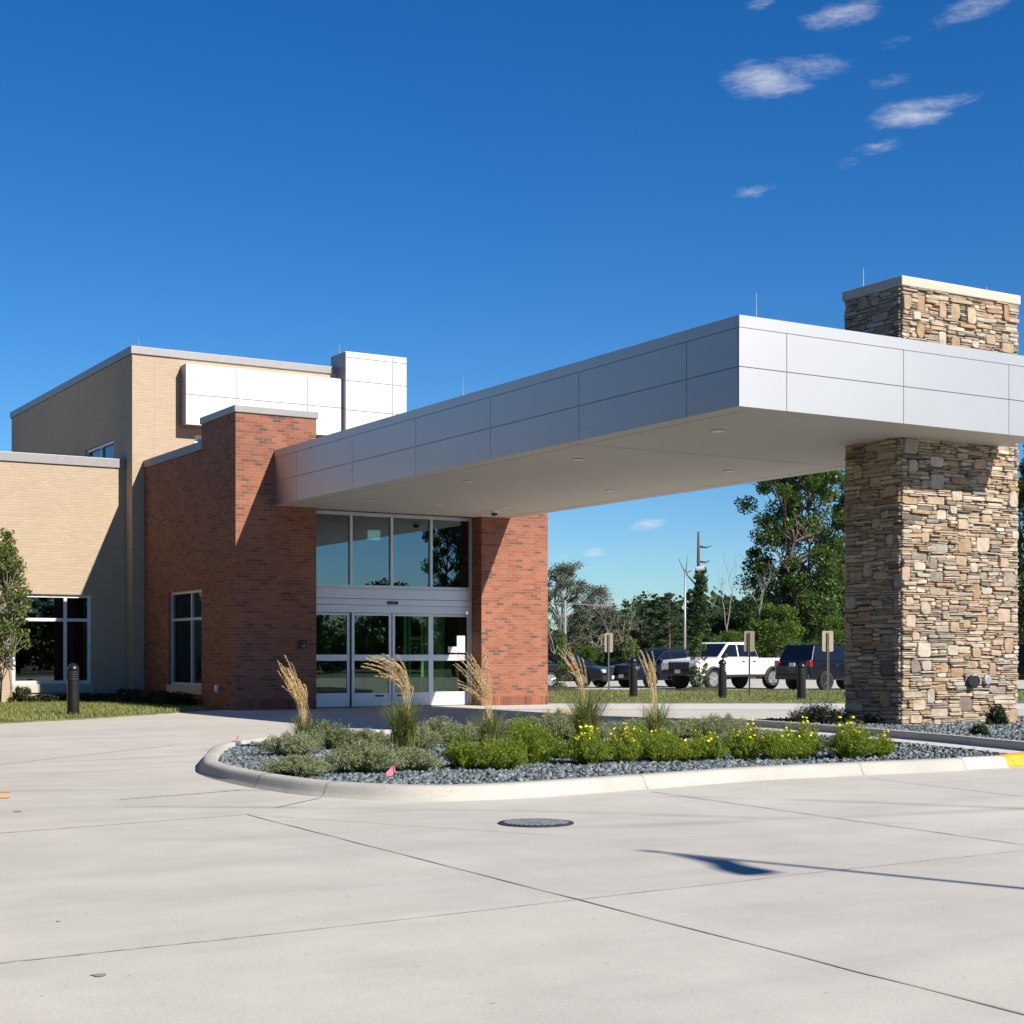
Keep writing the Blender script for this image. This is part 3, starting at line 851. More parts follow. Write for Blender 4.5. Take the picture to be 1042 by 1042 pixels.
# ================================================================ CANOPY
XC0, XC1, YC0 = 14.73, 21.46, 17.92
zc0, zc1 = S_OFF, zat(320, onY(752, YC0)[1])
tq = onY(752, YC0)[1]
zmid = zat(372.6, tq); zcop = zat(332.5, tq)
cn = empty('entrance_canopy', (18.1, 26.8, 0), 0, 'silver metal panelled canopy roof spanning from brick entrance to stone pillar', 'canopy')
ysj = [onX(p, XC0)[0] for p in (752, 698.6, 589, 499, 423, 358.5, 301.5)]
ysj = [YC0 + .03] + ysj[1:] + [YB - .01]
xsj = [XC0] + [onY(p, YC0)[0] for p in (800.6, 919.5, 1026.6)] + [XC1]
zsj = [zc0 - .02, zmid, zcop]
nl = 5
mb = MB()
def fpanels(axis, p, us, zs, out):
    g = .006
    for a, b in zip(us, us[1:]):
        for c, d in zip(zs, zs[1:]):
            if axis == 'Y': mb.box(a + g, b - g, p, p + .02, c + g, d - g)
            else: mb.box(p, p + .02, a + g, b - g, c + g, d - g)
fpanels('X', XC0, ysj, zsj, -1)
fpanels('Y', YC0, [XC0 - .009] + xsj[1:-1] + [XC1 + .009], zsj, -1)
fpanels('X', XC1 - .02, [YC0 + .03, 19.05], zsj, 1)
fpanels('X', XC1 - .02, [20.41, 24.0, 28, 32, YB - .01], zsj, 1)
mb.build('fascia', M['panel'], cn)
mb = MB()
# parapet flashing runs along the top edge, split where the pillar passes through
mb.box(XC0, XC0 + .25, YC0 + .25, YB - .012, zcop + .003, zc1); mb.box(XC0, XC1, YC0, YC0 + .25, zcop + .003, zc1)
mb.box(XC1 - .25, XC1, YC0 + .25, 19.05, zcop + .003, zc1); mb.box(XC1 - .25, XC1, 20.41, YB - .012, zcop + .003, zc1)
mb.build('roof_flashing', M['panel'], cn)
mb = MB()
PX0, PX1, PY0, PY1 = 19.17, 21.94, 19.06, 20.40
for a, b, c, d in ((XC0 + .012, PX0 - .01, YC0 + .012, YB - .004), (PX0 - .01, XC1 - .012, YC0 + .012, PY0 - .01), (PX0 - .01, XC1 - .012, PY1 + .01, YB - .004)):
    mb.box(a, b, c, d, zc0 + .03, zcop - .01)
mb.build('canopy_core', M['gap'], cn)
mb = MB()
for a, b, c, d in ((XC0 + .021, PX0 - .01, YC0 + .021, YB - .003), (PX0 - .01, XC1 - .021, YC0 + .021, PY0 - .01), (PX0 - .01, XC1 - .021, PY1 + .01, YB - .003)):
    mb.box(a, b, c, d, zc0 - .012, zc0 + .028)
mb.box(XP1 + .01, XP2 - .01, YB, 35.88, zc0 - .014, zc0 + .03)
so = mb.build('soffit', M['soffit'], cn)
mb = MB()
mb.box(XC0 + .06, XC1 - .06, 22.6, 22.62, zc0 - .0145, zc0 - .01)
mb.box(XC1 - .36, XC1 - .34, 20.6, YB - .05, zc0 - .0150, zc0 - .01)
mb.box(XC0 + .34, XC0 + .36, YC0 + .3, YB - .05, zc0 - .0148, zc0 - .01)
mb.build('reveal_joint', plain('soffit_reveal', (.33, .31, .28), .8), so)
for px, py in ((376, 508.6), (445.7, 512.9), (475.5, 489.3), (513, 516), (588, 467), (620, 498.7), (730.5, 438), (741, 479)):
    p = gp(px, py, zc0 - .012)
    mb = MB(); mb.lathe([(.075, .0), (.12, -.012), (.115, -.018), (.085, -.02)], 20, p)
    d = mb.build('downlight', M['white'], cn, smooth=True)
    mb = MB(); mb.lathe([(.072, -.016), (.074, -.006)], 16, p); mb.build('lens', M['lens'], d)
rod(769.5, 298, 321, 25.1, cn); rod(471, 383, 398, 34.2, cn)
p = gp(503, 520, zc0 - .014)
t = empty('dome_camera', p, 0, 'tiny black dome camera hanging from the soffit by the right brick pier', 'camera')
mb = MB(); mb.lathe([(.10, -.05), (.11, -.02), (.11, 0)], 16, p); mb.build('base', M['white'], t, smooth=True)
mb = MB(); mb.lathe([(.01, -.13), (.05, -.12), (.08, -.09), (.09, -.05)], 16, p); mb.build('dome', M['black'], t, smooth=True)

# ================================================================ STONE PILLAR
sp = empty('stone_pillar', ((PX0 + PX1) / 2, (PY0 + PY1) / 2, 0), 0, 'broad ledge stone pillar rising through the canopy with a limestone cap', 'pillar')
zpt = zat(291, onY(918, PY0)[1])
def stones(mb, W, z0, z1, fn, seed, skip=None):
    r = random.Random(seed)
    cu, cv = .046, .037
    nu, nv = int(round(W / cu)), int(round((z1 - z0) / cv))
    cu = W / nu; cv = (z1 - z0) / nv
    occ = [[False]*nu for _ in range(nv)]
    out = []
    def place(i, j, a, b):
        for v in range(j, j + b):
            for u in range(i, i + a): occ[v][u] = True
        out.append((i*cu, (i+a)*cu, j*cv, (j+b)*cv))
    for _ in range(int(nu * nv / 46)):                  # larger blocks spread among the ledges
        a, b = r.choice([(5, 6), (6, 5), (7, 5), (4, 7), (5, 8), (8, 4), (6, 4), (4, 4), (4, 5), (10, 3), (6, 3), (3, 8), (7, 7), (5, 5), (9, 4)])
        i, j = r.randrange(0, max(1, nu - a + 1)), r.randrange(0, max(1, nv - b + 1))
        if i + a > nu or j + b > nv: continue
        if any(occ[v][u] for v in range(max(0, j-1), min(nv, j+b+1)) for u in range(max(0, i-1), min(nu, i+a+1))): continue
        place(i, j, a, b)
    for j in range(nv):
        i = 0
        while i < nu:
            if occ[j][i]: i += 1; continue
            k = i
            while k < nu and not occ[j][k]: k += 1
            a = min(k - i, r.choice([3, 4, 5, 6, 7, 8, 9, 10, 12]))
            if (k - i) - a < 2: a = k - i
            b = 1
            if r.random() < .42 and j + 1 < nv and not any(occ[j+1][u] for u in range(i, i + a)): b = 2
            place(i, j, a, b)
            i += a
    for u0, u1, v0, v1 in out:
        g = .004
        p = r.uniform(.015, .075)
        u0 += g; u1 -= g; v0 += g + z0; v1 += z0 - g
        w, h = u1 - u0, v1 - v0
        big = h > .12
        cw = min(.30*w, .07) if big else min(.3*w, .05); ch = h * (.30 if big else .36)
        pts = []
        for (x, y, sx, sy) in ((u0, v0, 1, 1), (u1, v0, -1, 1), (u1, v1, -1, -1), (u0, v1, 1, -1)):
            a = r.uniform(.05, 1.0) * cw; b = r.uniform(.05, 1.0) * ch
            q = [(x, y + sy*b), (x + sx*a, y)]
            if (sx, sy) in ((-1, 1), (1, -1)): q.reverse()
            pts += q
        # a slight tilt or wedge on the long edges
        tl, tr = r.uniform(-.12, .12)*min(h, .06), r.uniform(-.12, .12)*min(h, .06)
        pts = [(x, y + (tl if x < (u0+u1)/2 else tr)) for x, y in pts]
        cx = sum(q[0] for q in pts)/8; cy = sum(q[1] for q in pts)/8
        rings = []
        for d, k in ((-.03, 1.0), (p*.72, 1.0), (p, .0)):
            ring = []
            for x, y in pts:
                if k == 0:
                    s = .012 / max(.02, math.hypot(x-cx, y-cy)); s = min(s, .5)
                    x, y = x + (cx-x)*s, y + (cy-y)*s*1.1
                    dd = d + r.uniform(-.008, .008)
                else: dd = d
                ring.append(fn(x, y, dd))
            rings.append(ring)
        n0 = len(mb.v)
        mb.v += rings[0] + rings[1] + rings[2] + [fn(cx + r.uniform(-.2, .2)*w*.5, cy, p + r.uniform(-.004, .012))]
        for q in range(2):
            for i in range(8):
                mb.f.append((n0+q*8+i, n0+q*8+(i+1) % 8, n0+(q+1)*8+(i+1) % 8, n0+(q+1)*8+i))
        for i in range(8): mb.f.append((n0+16+i, n0+16+(i+1) % 8, n0+24))
mb = MB()
W, D = PX1 - PX0, PY1 - PY0
stones(mb, W + .06, .02, S_OFF - .0, lambda u, v, d: (PX0 - .03 + u, PY0 - d, v), 11)
stones(mb, D, .02, S_OFF - .0, lambda u, v, d: (PX0 - d, PY1 - u, v), 12)
stones(mb, D, .02, S_OFF + 1.4, lambda u, v, d: (PX1 + d, PY0 + u, v), 13)
stones(mb, W, .02, S_OFF - .0, lambda u, v, d: (PX1 - u, PY1 + d, v), 14)
stones(mb, W + .06, 5.9, zpt, lambda u, v, d: (PX0 - .03 + u, PY0 - d, v), 15)
stones(mb, D, 5.9, zpt, lambda u, v, d: (PX0 - d, PY1 - u, v), 16)
stones(mb, D, 6.4, zpt, lambda u, v, d: (PX1 + d, PY0 + u, v), 17)
stones(mb, W, 5.9, zpt, lambda u, v, d: (PX1 - u, PY1 + d, v), 18)
mb.build('stone_facing', M['stone'], sp)
mb = MB(); mb.box(PX0, PX1, PY0, PY1, 0, zpt); mb.build('core', M['mortar'], sp)
mb = MB(); mb.box(PX0 - .055, PX1 + .075, PY0 - .055, PY1 + .055, zpt, zpt + .17); mb.build('cap', M['cap'], sp, bevel=.02)
rod(878.5, 273, 300, 27.8, sp); rod(1004, 292, 299, 28.2, sp)
# hose connection on the pillar
tp = onY(985, PY0)[1]; hx = onY(985, PY0)[0]; hz = zat(693, tp)
t = empty('hose_connection', (hx, PY0, hz), 0, 'dark capped hose connection sticking out of the stone pillar near its foot', 'hose connection')
mb = MB(); mb.tube([(hx, PY0 - .02, hz), (hx, PY0 - .12, hz)], .09, 16); mb.tube([(hx, PY0 - .06, hz), (hx, PY0 - .07, hz)], .14, 16); mb.build('flange', M['steel'], t)
mb = MB(); mb.tube([(hx, PY0 - .11, hz), (hx - .02, PY0 - .17, hz)], [.12, .115], 16); mb.build('cap', M['black'], t, bevel=.015)
mb = MB(); x2 = onY(1000, PY0)[0]; mb.tube([(x2, PY0 - .02, hz + .02), (x2, PY0 - .13, hz + .02)], .085, 14); mb.build('outlet', M['steel'], t, bevel=.01)
kerb_cover('fresh_kerb_section', 976, 1029, M['concrete_new'], .004)
kerb_cover('yellow_kerb_paint', 1027, 1075, M['yellow'], .008)

# ================================================================ PLANTS
def rnd_unit(r, n, up=0.0):
    v = r.normal(size=(n, 3)); v[:, 2] = v[:, 2] + up
    return v / np.linalg.norm(v, axis=1)[:, None]
def leaf_quads(P, size, r, up=0.4, aspect=.6, droop=None):
    """rhombic leaves at P"""
    n = len(P)
    nrm = rnd_unit(r, n, up)
    a = rnd_unit(r, n)
    if droop is not None: a = a + droop
    u = a - nrm * (a * nrm).sum(1)[:, None]; u /= np.linalg.norm(u, axis=1)[:, None] + 1e-9
    w = np.cross(nrm, u)
    s = size * r.uniform(.6, 1.35, n)[:, None]
    fold = nrm * s * r.uniform(-.15, .25, n)[:, None]
    V = np.stack([P - u*s, P + w*s*aspect + fold, P + u*s, P - w*s*aspect + fold], 1)
    return V.reshape(-1, 3)
def quads(n): return np.arange(4*n).reshape(-1, 4)

def clumpy_points(r, centers, radii, per, flat=.8):
    C = np.repeat(centers, per, axis=0); Rr = np.repeat(radii, per)
    d = r.normal(size=(len(C), 3)); d /= np.linalg.norm(d, axis=1)[:, None]
    q = r.uniform(0, 1, len(C)) ** .45
    P = C + d * (Rr * q)[:, None] * np.array([1, 1, flat])
    return P
def limb(mb, a, b, r0, r1, rng, n=5, wob=.08, sides=6):
    a = Vector(a); b = Vector(b); L = (b - a).length
    pts, rad = [], []
    for i in range(n + 1):
        t = i / n
        p = a.lerp(b, t)
        p.z += math.sin(t * math.pi) * -.04 * L
        if 0 < i < n: p += Vector((rng.uniform(-1, 1), rng.uniform(-1, 1), rng.uniform(-.5, .5))) * wob * L * .5
        pts.append(p); rad.append(r0 + (r1 - r0) * t)
    mb.tube(pts, rad, sides, cap=False)
    return pts

def make_tree(name, label, cat, seed, h, z0, prof, ncl, clr, per, leaf, leafmat, barkmat, trunk_r, group=None, lean=(0, 0), aspect=.6, up=.4, forks=1, twigs=0, droop=None, irregular=.25):
    """prof(t)->(radius) for t 0..1 over crown height; clumps kept apart so that sky shows between them"""
    rng = random.Random(seed); r = np.random.default_rng(seed)
    root = empty(name, (0, 0, 0), 0, label, cat, group)
    lobes = [(rng.uniform(0, 6.283), rng.uniform(0, 1), rng.uniform(.55, 1.0 + irregular)) for _ in range(7)]
    C, Rr = [], []
    tries = 0
    while len(C) < ncl and tries < 6000:
        tries += 1
        t = rng.random(); a = rng.uniform(0, 6.283)
        k = 1.0
        for la, lt, lk in lobes:
            w = math.exp(-((math.cos(a-la)-1)**2*1.5 + (t-lt)**2*9))
            k = k*(1-w) + lk*w
        R_ = prof(t) * k
        q = math.sqrt(rng.uniform(.08, 1.0))
        p = (math.cos(a)*R_*q + lean[0]*t, math.sin(a)*R_*q + lean[1]*t, z0 + (h - z0)*t)
        rad = clr * rng.uniform(.6, 1.3)
        if any((p[0]-c[0])**2 + (p[1]-c[1])**2 + (p[2]-c[2])**2 < (rad*.62)**2 for c in C[-60:]): continue
        C.append(p); Rr.append(rad)
    tb_ = MB()
    tops = []
    for f in range(forks):
        ang = f / max(1, forks) * 6.283 + rng.random()
        sp_ = 0 if forks == 1 else prof(.5) * .35
        top = (math.cos(ang)*sp_ + lean[0]*.8, math.sin(ang)*sp_ + lean[1]*.8, z0 + (h - z0)*.85)
        b0 = (math.cos(ang)*trunk_r*.5*(forks > 1), math.sin(ang)*trunk_r*.5*(forks > 1), 0)
        tops.append(limb(tb_, b0, top, trunk_r / math.sqrt(forks), trunk_r*.18, rng, 8, .05, 8))
    for c in C:
        spine = rng.choice(tops)
        cz = max(z0*.55, c[2] - (h - z0)*.18 * rng.uniform(.6, 1.6))
        s = min(spine, key=lambda q: abs(q.z - cz))
        d = (Vector(c) - s).length
        limb(tb_, s, c, min(trunk_r*.4, .02 + d*.022), .012 + trunk_r*.02, rng, 4, .12, 5)
    for _ in range(twigs):
        c = rng.choice(C)
        e = Vector(c) + Vector((rng.uniform(-1, 1), rng.uniform(-1, 1), rng.uniform(-.1, 1.2))) * clr * 1.5
        limb(tb_, c, e, .02, .006, rng, 3, .15, 4)
    tb_.build('trunk', barkmat, root, smooth=True)
    P = clumpy_points(r, np.array(C), np.array(Rr), per)
    V = leaf_quads(P, leaf, r, up, aspect, droop)
    np_mesh('crown', V, quads(len(P)), leafmat, root)
    return root
def bare_tree(name, label, cat, seed, h, trunk_r, mat, depth=5, spread=.55, fork=3, group=None, up=.35):
    rng = random.Random(seed)
    root = empty(name, (0, 0, 0), 0, label, cat, group)
    tm, bm = MB(), MB()
    def go(p, d, L, rad, lev):
        mb = tm if lev == 0 else bm
        q = p + d * L
        n = 4
        pts, rd = [p], [rad]
        for i in range(1, n + 1):
            t = i / n
            w = p.lerp(q, t) + Vector((rng.uniform(-1, 1), rng.uniform(-1, 1), 0)) * L * .05
            pts.append(w); rd.append(rad * (1 - .38*t))
        mb.tube(pts, rd, 7 if lev < 2 else 4, cap=False)
        if lev >= depth: return
        for k in range(fork + (lev > 1)):
            i = rng.randint(2, n) if k else n
            nd = (d + Vector((rng.uniform(-1, 1), rng.uniform(-1, 1), rng.uniform(-.3, .8)*up*2)) * spread).normalized()
            go(pts[i], nd, L * rng.uniform(.55, .8), rd[i] * rng.uniform(.55, .8), lev + 1)
    go(Vector((0, 0, 0)), Vector((rng.uniform(-.05, .05), 0, 1)), h * .34, trunk_r, 0)
    tm.build('trunk', mat, root, smooth=True); bm.build('branches', mat, root, smooth=True)
    return root
def dims(root):
    z = 0
    for c in root.children:
        z = max(z, max(v.co.z for v in c.data.vertices))
    return z
PROTO = {}
used = set()
def put(key, label, loc, height, rz=0.0, sx=1.0, name=None, group=None, cat=None):
    src, hh = PROTO[key]
    o = src if key not in used else copy_tree(src)
    used.add(key)
    s = height / hh
    o.location = loc; o.rotation_euler = (0, 0, rz); o.scale = (s*sx, s*sx, s)
    o['label'] = label
    if group: o['group'] = group
    if cat: o['category'] = cat
    return o
def reg(key, root): PROTO[key] = (root, dims(root))

# --- low mounds in the island
def mound(name, cat, seed, n, mat, rx, h, leaf, aspect, flowers=0, fmat=None, stems=0.5):
    r = np.random.default_rng(seed); rng = random.Random(seed)
    root = empty(name, (0, 0, 0), 0, None, cat)
    m = n
    # stems fan out from the crown of the plant; leaves sit along them
    ns = int(n / 14)
    nl = 1 if 'cat' in name else 6
    lc = r.normal(0, .42*rx, (nl, 2)) if nl > 1 else np.zeros((1, 2)); lh = r.uniform(.68, 1.12, nl); lw = r.uniform(.46, .66, nl) if nl > 1 else np.ones(1)
    li = r.integers(0, nl, ns)
    a = r.uniform(0, 6.283, ns); lob = 1 + .22*np.sin(a*3 + seed) + .14*np.sin(a*5 + 2*seed)
    q = np.sqrt(r.uniform(0.0, 1, ns))
    el = np.clip(1 - q*q, 0, 1)
    tipx = lc[li, 0] + np.cos(a)*q*rx*lob*lw[li]; tipy = lc[li, 1] + np.sin(a)*q*rx*lob*lw[li]
    tipz = lh[li]*h*(.22 + .75*np.sqrt(el))*r.uniform(.72, 1.12, ns)*(1 + .12*np.sin(tipx*23/rx*.5 + seed))
    base = np.stack([lc[li, 0]*.6 + (tipx - lc[li, 0])*.3, lc[li, 1]*.6 + (tipy - lc[li, 1])*.3, np.zeros(ns)], 1); tip = np.stack([tipx, tipy, tipz], 1)
    t = r.uniform(.25, 1.0, (ns, 14)) ** .8
    P = base[:, None]*(1-t[..., None]) + tip[:, None]*t[..., None]
    P[..., 2] += .10*h*np.sin(t*3.14)
    P = P.reshape(-1, 3) + r.normal(0, rx*.025, (ns*14, 3))
    P[:, 2] = np.maximum(P[:, 2], .01)
    dr = np.array([0, 0, .9])
    V = leaf_quads(P, leaf, r, .2, aspect, dr)
    np_mesh('foliage', V, quads(len(P)), mat, root)
    # thin stems
    w = .003
    side = r.normal(size=(ns, 3)) * w; side[:, 2] = 0
    SV = np.stack([base - side, base + side, tip + np.array([0, 0, h*.06])], 1).reshape(-1, 3)
    np_mesh('stems', SV, np.arange(3*ns).reshape(-1, 3), mat, root)
    if flowers:
        k = r.integers(0, ns, flowers*3)
        k = k[tipz[k] > h*.62][:flowers]
        c0 = tip[k] + np.array([0, 0, .018])
        # clustered: pull the flowers toward a few of their number
        if len(c0) > 6:
            cc = c0[:3][np.arange(len(c0)) % 3]
            c0 = c0*.86 + cc*.14; c0[:, 2] = tip[k][:, 2] + .012
        for c in c0:
            FV, FF = [], []
            R_ = rng.uniform(.012, .021); tilt = rng.uniform(-.6, .6)
            fn_ = Vector((rng.gauss(0, .8), rng.gauss(-.3, .8), 1)).normalized(); fu = fn_.orthogonal().normalized(); fv = fn_.cross(fu)
            b = len(FV); FV.append((c[0], c[1], c[2]))
            for i in range(10):
                an = i/10*6.283; rr_ = R_*(1.0 if i % 2 == 0 else .72)
                q_ = fu*math.cos(an)*rr_ + fv*math.sin(an)*rr_
                FV.append((c[0]+q_.x, c[1]+q_.y, c[2]+q_.z))
            for i in range(10): FF.append((b, b+1+i, b+1+(i+1) % 10))
            np_mesh('bloom', np.array(FV), np.array(FF), fmat, root)
    return root
reg_m = {}
for k in range(3): reg_m['cat%d' % k] = mound('catmint_mound', 'plant', 30+k, 17000, M['catmint'], .42, .36, .0145, .30, 16 if k == 1 else 0, M['spent'])
for k in range(3): reg_m['cor%d' % k] = mound('coreopsis_clump', 'plant', 50+k, 17000, M['coreopsis'], .36, .40, .0165, .19, [0, 44, 80][k], M['petal'])
for k, v in reg_m.items(): PROTO[k] = (v, .36 if k[:3] == 'cat' else .40)
def at_base(px, py, z=.075): return gp(px, py, z)
def mound_at(key, px, py, top, wpx, label, group, rz):
    if label.startswith('far'): top -= 6; wpx *= 1.15
    p = at_base(px, py)
    t = p[0]*Fx + p[1]*Fy
    # top row of pixels gives the height; the crown sits a little behind the base line
    w = wpx / FPX * t
    p = (p[0] + Fx*w*.35, p[1] + Fy*w*.35, p[2]); t2 = p[0]*Fx + p[1]*Fy
    h = max(.16, (zat(top, t2) - p[2])*1.0)
    src, hh = PROTO[key]
    base = .42 if key[:3] == 'cat' else .36
    sx = (w / 2) / base * (1.12 if key[:3] == 'cat' else 1.25)
    return put(key, label, p, h, rz, sx / (h / hh), group=group)
GC = 'grey green catmint mounds in the island'
rr = random.Random(5)
cats = [
 (301, 791, 764, 72, 'grey green mound nearest the left tip of the gravel island'),
 (369, 788, 757, 76, 'wide grey green mound at the kerb just left of the pink marker flag'),
 (417, 786, 754, 62, 'grey green mound at the kerb just right of the pink marker flag'),
 (296, 770, 740, 56, 'purple tinged grey green mound behind the left tip mound'),
 (331, 763, 737, 60, 'grey green mound right at the foot of the leftmost feather reed grass'),
 (370, 762, 737, 54, 'grey green mound between the first and second feather reed grasses'),
 (446, 757, 733, 52, 'grey green mound with a reddish bloom in front of the glass doors'),
 (425, 764, 740, 40, 'small grey green mound just right of the second feather reed grass'),
 (476, 757, 731, 44, 'grey green mound just left of the third feather reed grass'),
 (530, 752, 733, 50, 'far grey green mound behind the tallest bright green clump'),
 (566, 752, 732, 44, 'far grey green mound just left of the fourth feather reed grass'),
 (628, 751, 736, 46, 'far grey green mound between the fourth and fifth feather reed grasses'),
 (690, 752, 736, 52, 'far grey green mound just right of the fifth feather reed grass'),
 (725, 752, 737, 44, 'far grey green mound beside the rear end of the planter kerb'),
 (655, 748, 733, 50, 'far grey green mound directly behind the fifth feather reed grass'),
 (755, 758, 741, 44, 'rightmost grey green mound at the planter kerb behind yellow blooms'),
 (585, 752, 735, 40, 'far grey green mound half behind the small low green clump'), (675, 750, 734, 44, 'far grey green mound at the rear kerb between fifth reed grass and bollard'),
 (708, 749, 734, 46, 'far grey green mound at the rear kerb in line with the lamp post'), (740, 752, 736, 40, 'far grey green mound closest to the corner of the planter kerb'),
 (600, 754, 735, 44, 'far grey green mound directly behind the fourth feather reed grass')]
for i, (px, py, top, w, lb) in enumerate(cats):
    mound_at(['cat0', 'cat1', 'cat2'][i % 3] if 'reddish' not in lb else 'cat1', px, py, top, w, lb, GC, rr.uniform(0, 6))
GK = 'bright green threadleaf clumps in the island'
cors = [
 ('cor0', 474, 783, 752, 56, 'bright green flowerless clump farthest left in the front row'),
 ('cor0', 508, 784, 750, 50, 'bright green flowerless clump second from the left in the front row'),
 ('cor0', 538, 778, 732, 58, 'tall yellow green clump in front of the brick pier'),
 ('cor0', 578, 771, 755, 40, 'small low green clump just right of the tall yellow green clump'),
 ('cor2', 606, 779, 741, 56, 'green clump with scattered yellow blooms below the fourth feather reed grass'),
 ('cor2', 640, 777, 743, 44, 'green clump with a bright knot of yellow blooms below the black bollard'),
 ('cor0', 672, 776, 746, 44, 'green clump with hardly any blooms just right of the fifth reed grass'),
 ('cor1', 664, 770, 738, 40, 'green clump wrapped around the foot of the fifth reed grass'),
 ('cor1', 699, 775, 748, 56, 'low green clump with few yellow blooms midway between reed grass and pillar'),
 ('cor1', 728, 774, 745, 46, 'low green clump below the white pickup with a few yellow blooms'),
 ('cor2', 762, 774, 739, 46, 'green clump fourth from the right with yellow blooms along its top'),
 ('cor1', 797, 773, 743, 50, 'green clump with few blooms third from the right in the island'),
 ('cor2', 822, 772, 737, 48, 'green clump with yellow blooms second from the right before the pillar'),
 ('cor2', 863, 772, 736, 56, 'green clump crowned with yellow blooms right below the stone pillar'),
 ('cor2', 896, 770, 748, 34, 'small green clump at the right hand end of the flower row')]
for i, (k, px, py, top, w, lb) in enumerate(cors):
    mound_at(k, px, py, top, w, lb, GK, rr.uniform(0, 6))

# --- feather reed grasses (each bent its own way, so each has its own mesh)
def reed(px, py, label, plumes, seed, nb=260, bh=.55):
    """plumes: list of (mid px,py, tip px,py) in the plane of the plant"""
    r = np.random.default_rng(seed); rng = random.Random(seed)
    p = gp(px, py, .075); t = p[0]*Fx + p[1]*Fy
    root = empty('feather_reed_grass', p, 0, label, 'grass plant', 'feather reed grasses in the island')
    V = []
    for _ in range(nb):
        a = rng.uniform(0, 6.283); L = bh * rng.uniform(.5, 1.15); out = rng.uniform(.15, .8) * L
        b = np.array([rng.gauss(0, .05), rng.gauss(0, .05), 0.0])
        d = np.array([math.cos(a), math.sin(a), 0]); s = np.array([-math.sin(a), math.cos(a), 0])*rng.uniform(.004, .008)
        prev = None
        pts = [b + d*out*(k/3)**1.7 + np.array([0, 0, L*(1-(1-k/3)**1.4) * (1 - .25*(k/3)**2*out/L)]) for k in range(4)]
        for k in range(3):
            w0, w1 = s*(1-.3*k), s*(1-.3*(k+1)) if k < 2 else s*.1
            V += [pts[k]-w0, pts[k]+w0, pts[k+1]+w1, pts[k+1]-w1]
    np_mesh('blades', np.array(V), quads(len(V)//4), M['reed'], root)
    SV = []; PV = []
    for (mx, my, tx, ty) in plumes:
        for rep in range(3):
            jx, jy = rng.uniform(-4.5, 4.5), rng.uniform(-7, 7)
            dep = rng.uniform(-.12, .12)
            def W(qx, qy): return np.array([(qx-px)/FPX*t*Rx + Fx*dep, (qx-px)/FPX*t*Ry + Fy*dep, (py-qy)/FPX*t])
            A = np.array([rng.gauss(0, .06), rng.gauss(0, .06), 0]); B = W(mx+jx*.6, my+jy*.4); C_ = W(tx+jx, ty+jy)
            cv = [A*(1-u)**2 + 2*u*(1-u)*(2*B-.5*A-.5*C_) + C_*u*u for u in np.linspace(0, 1, 13)]
            for k in range(12):
                sd = np.array([Rx, Ry, 0])*.002
                SV += [cv[k]-sd, cv[k]+sd, cv[k+1]+sd, cv[k+1]-sd]
            # plume: seed spikelets hugging the last 45 %
            n = 110
            for _ in range(n):
                u = rng.uniform(.55, 1.0); f = u*12; k = min(11, int(f)); c = cv[k] + (cv[k+1]-cv[k])*(f-k)
                d = cv[min(12, k+1)] - cv[k]; d = d/np.linalg.norm(d)
                thick = .0135*math.sin(min(1, (u-.53)/.47*1.02)*math.pi)**.7 + .002
                o = np.array([rng.gauss(0, 1), rng.gauss(0, 1), rng.gauss(0, 1)]); o -= d*o.dot(d); o /= np.linalg.norm(o)
                b = c + o*thick*rng.uniform(.1, 1); L = rng.uniform(.018, .036)
                e = b + (d + o*.25)*L; s = np.cross(d, o)*.0035
                PV += [b, (b+e)/2 + s, e, (b+e)/2 - s]
    np_mesh('stalks', np.array(SV), quads(len(SV)//4), M['plume'], root)
    np_mesh('plumes', np.array(PV), quads(len(PV)//4), M['plume'], root)
reed(311, 762, 'leftmost feather reed grass with a dense leaning sheaf of straw plumes', [(304, 715, 287, 674), (303, 716, 285, 680), (306, 714, 291, 686), (307, 716, 295, 682), (309, 712, 299, 690), (305, 718, 289, 692), (310, 712, 303, 694),
      (311, 716, 306, 698), (308, 720, 296, 700), (310, 718, 300, 704)], 1, 420, .50)
reed(410, 765, 'second feather reed grass from the left with plumes arching far over', [(409, 702, 369, 673), (410, 700, 374, 676), (411, 698, 380, 672), (412, 698, 387, 668), (413, 700, 392, 678), (414, 704, 399, 672), (412, 706, 384, 684), (416, 712, 414, 701)], 2, 620, .72)
reed(498, 770, 'third feather reed grass with dark arching plumes before the door edge', [(495, 715, 466, 672), (496, 712, 472, 668), (497, 712, 479, 672), (492, 720, 463, 694), (498, 714, 486, 680), (500, 715, 492, 664), (494, 722, 468, 700)], 3, 420, .60)
reed(597, 762, 'fourth feather reed grass with a few golden plumes right of the brick pier', [(592, 704, 570, 664), (593, 704, 575, 668), (595, 702, 582, 662), (596, 704, 590, 668), (594, 706, 578, 680)], 4, 640, .85)
reed(668, 758, 'fifth and farthest right feather reed grass with upright golden plumes', [(664, 704, 652, 664), (665, 702, 655, 666), (665, 702, 660, 670), (667, 704, 667, 680), (664, 706, 656, 676), (666, 702, 658, 668)], 5, 320, .66)

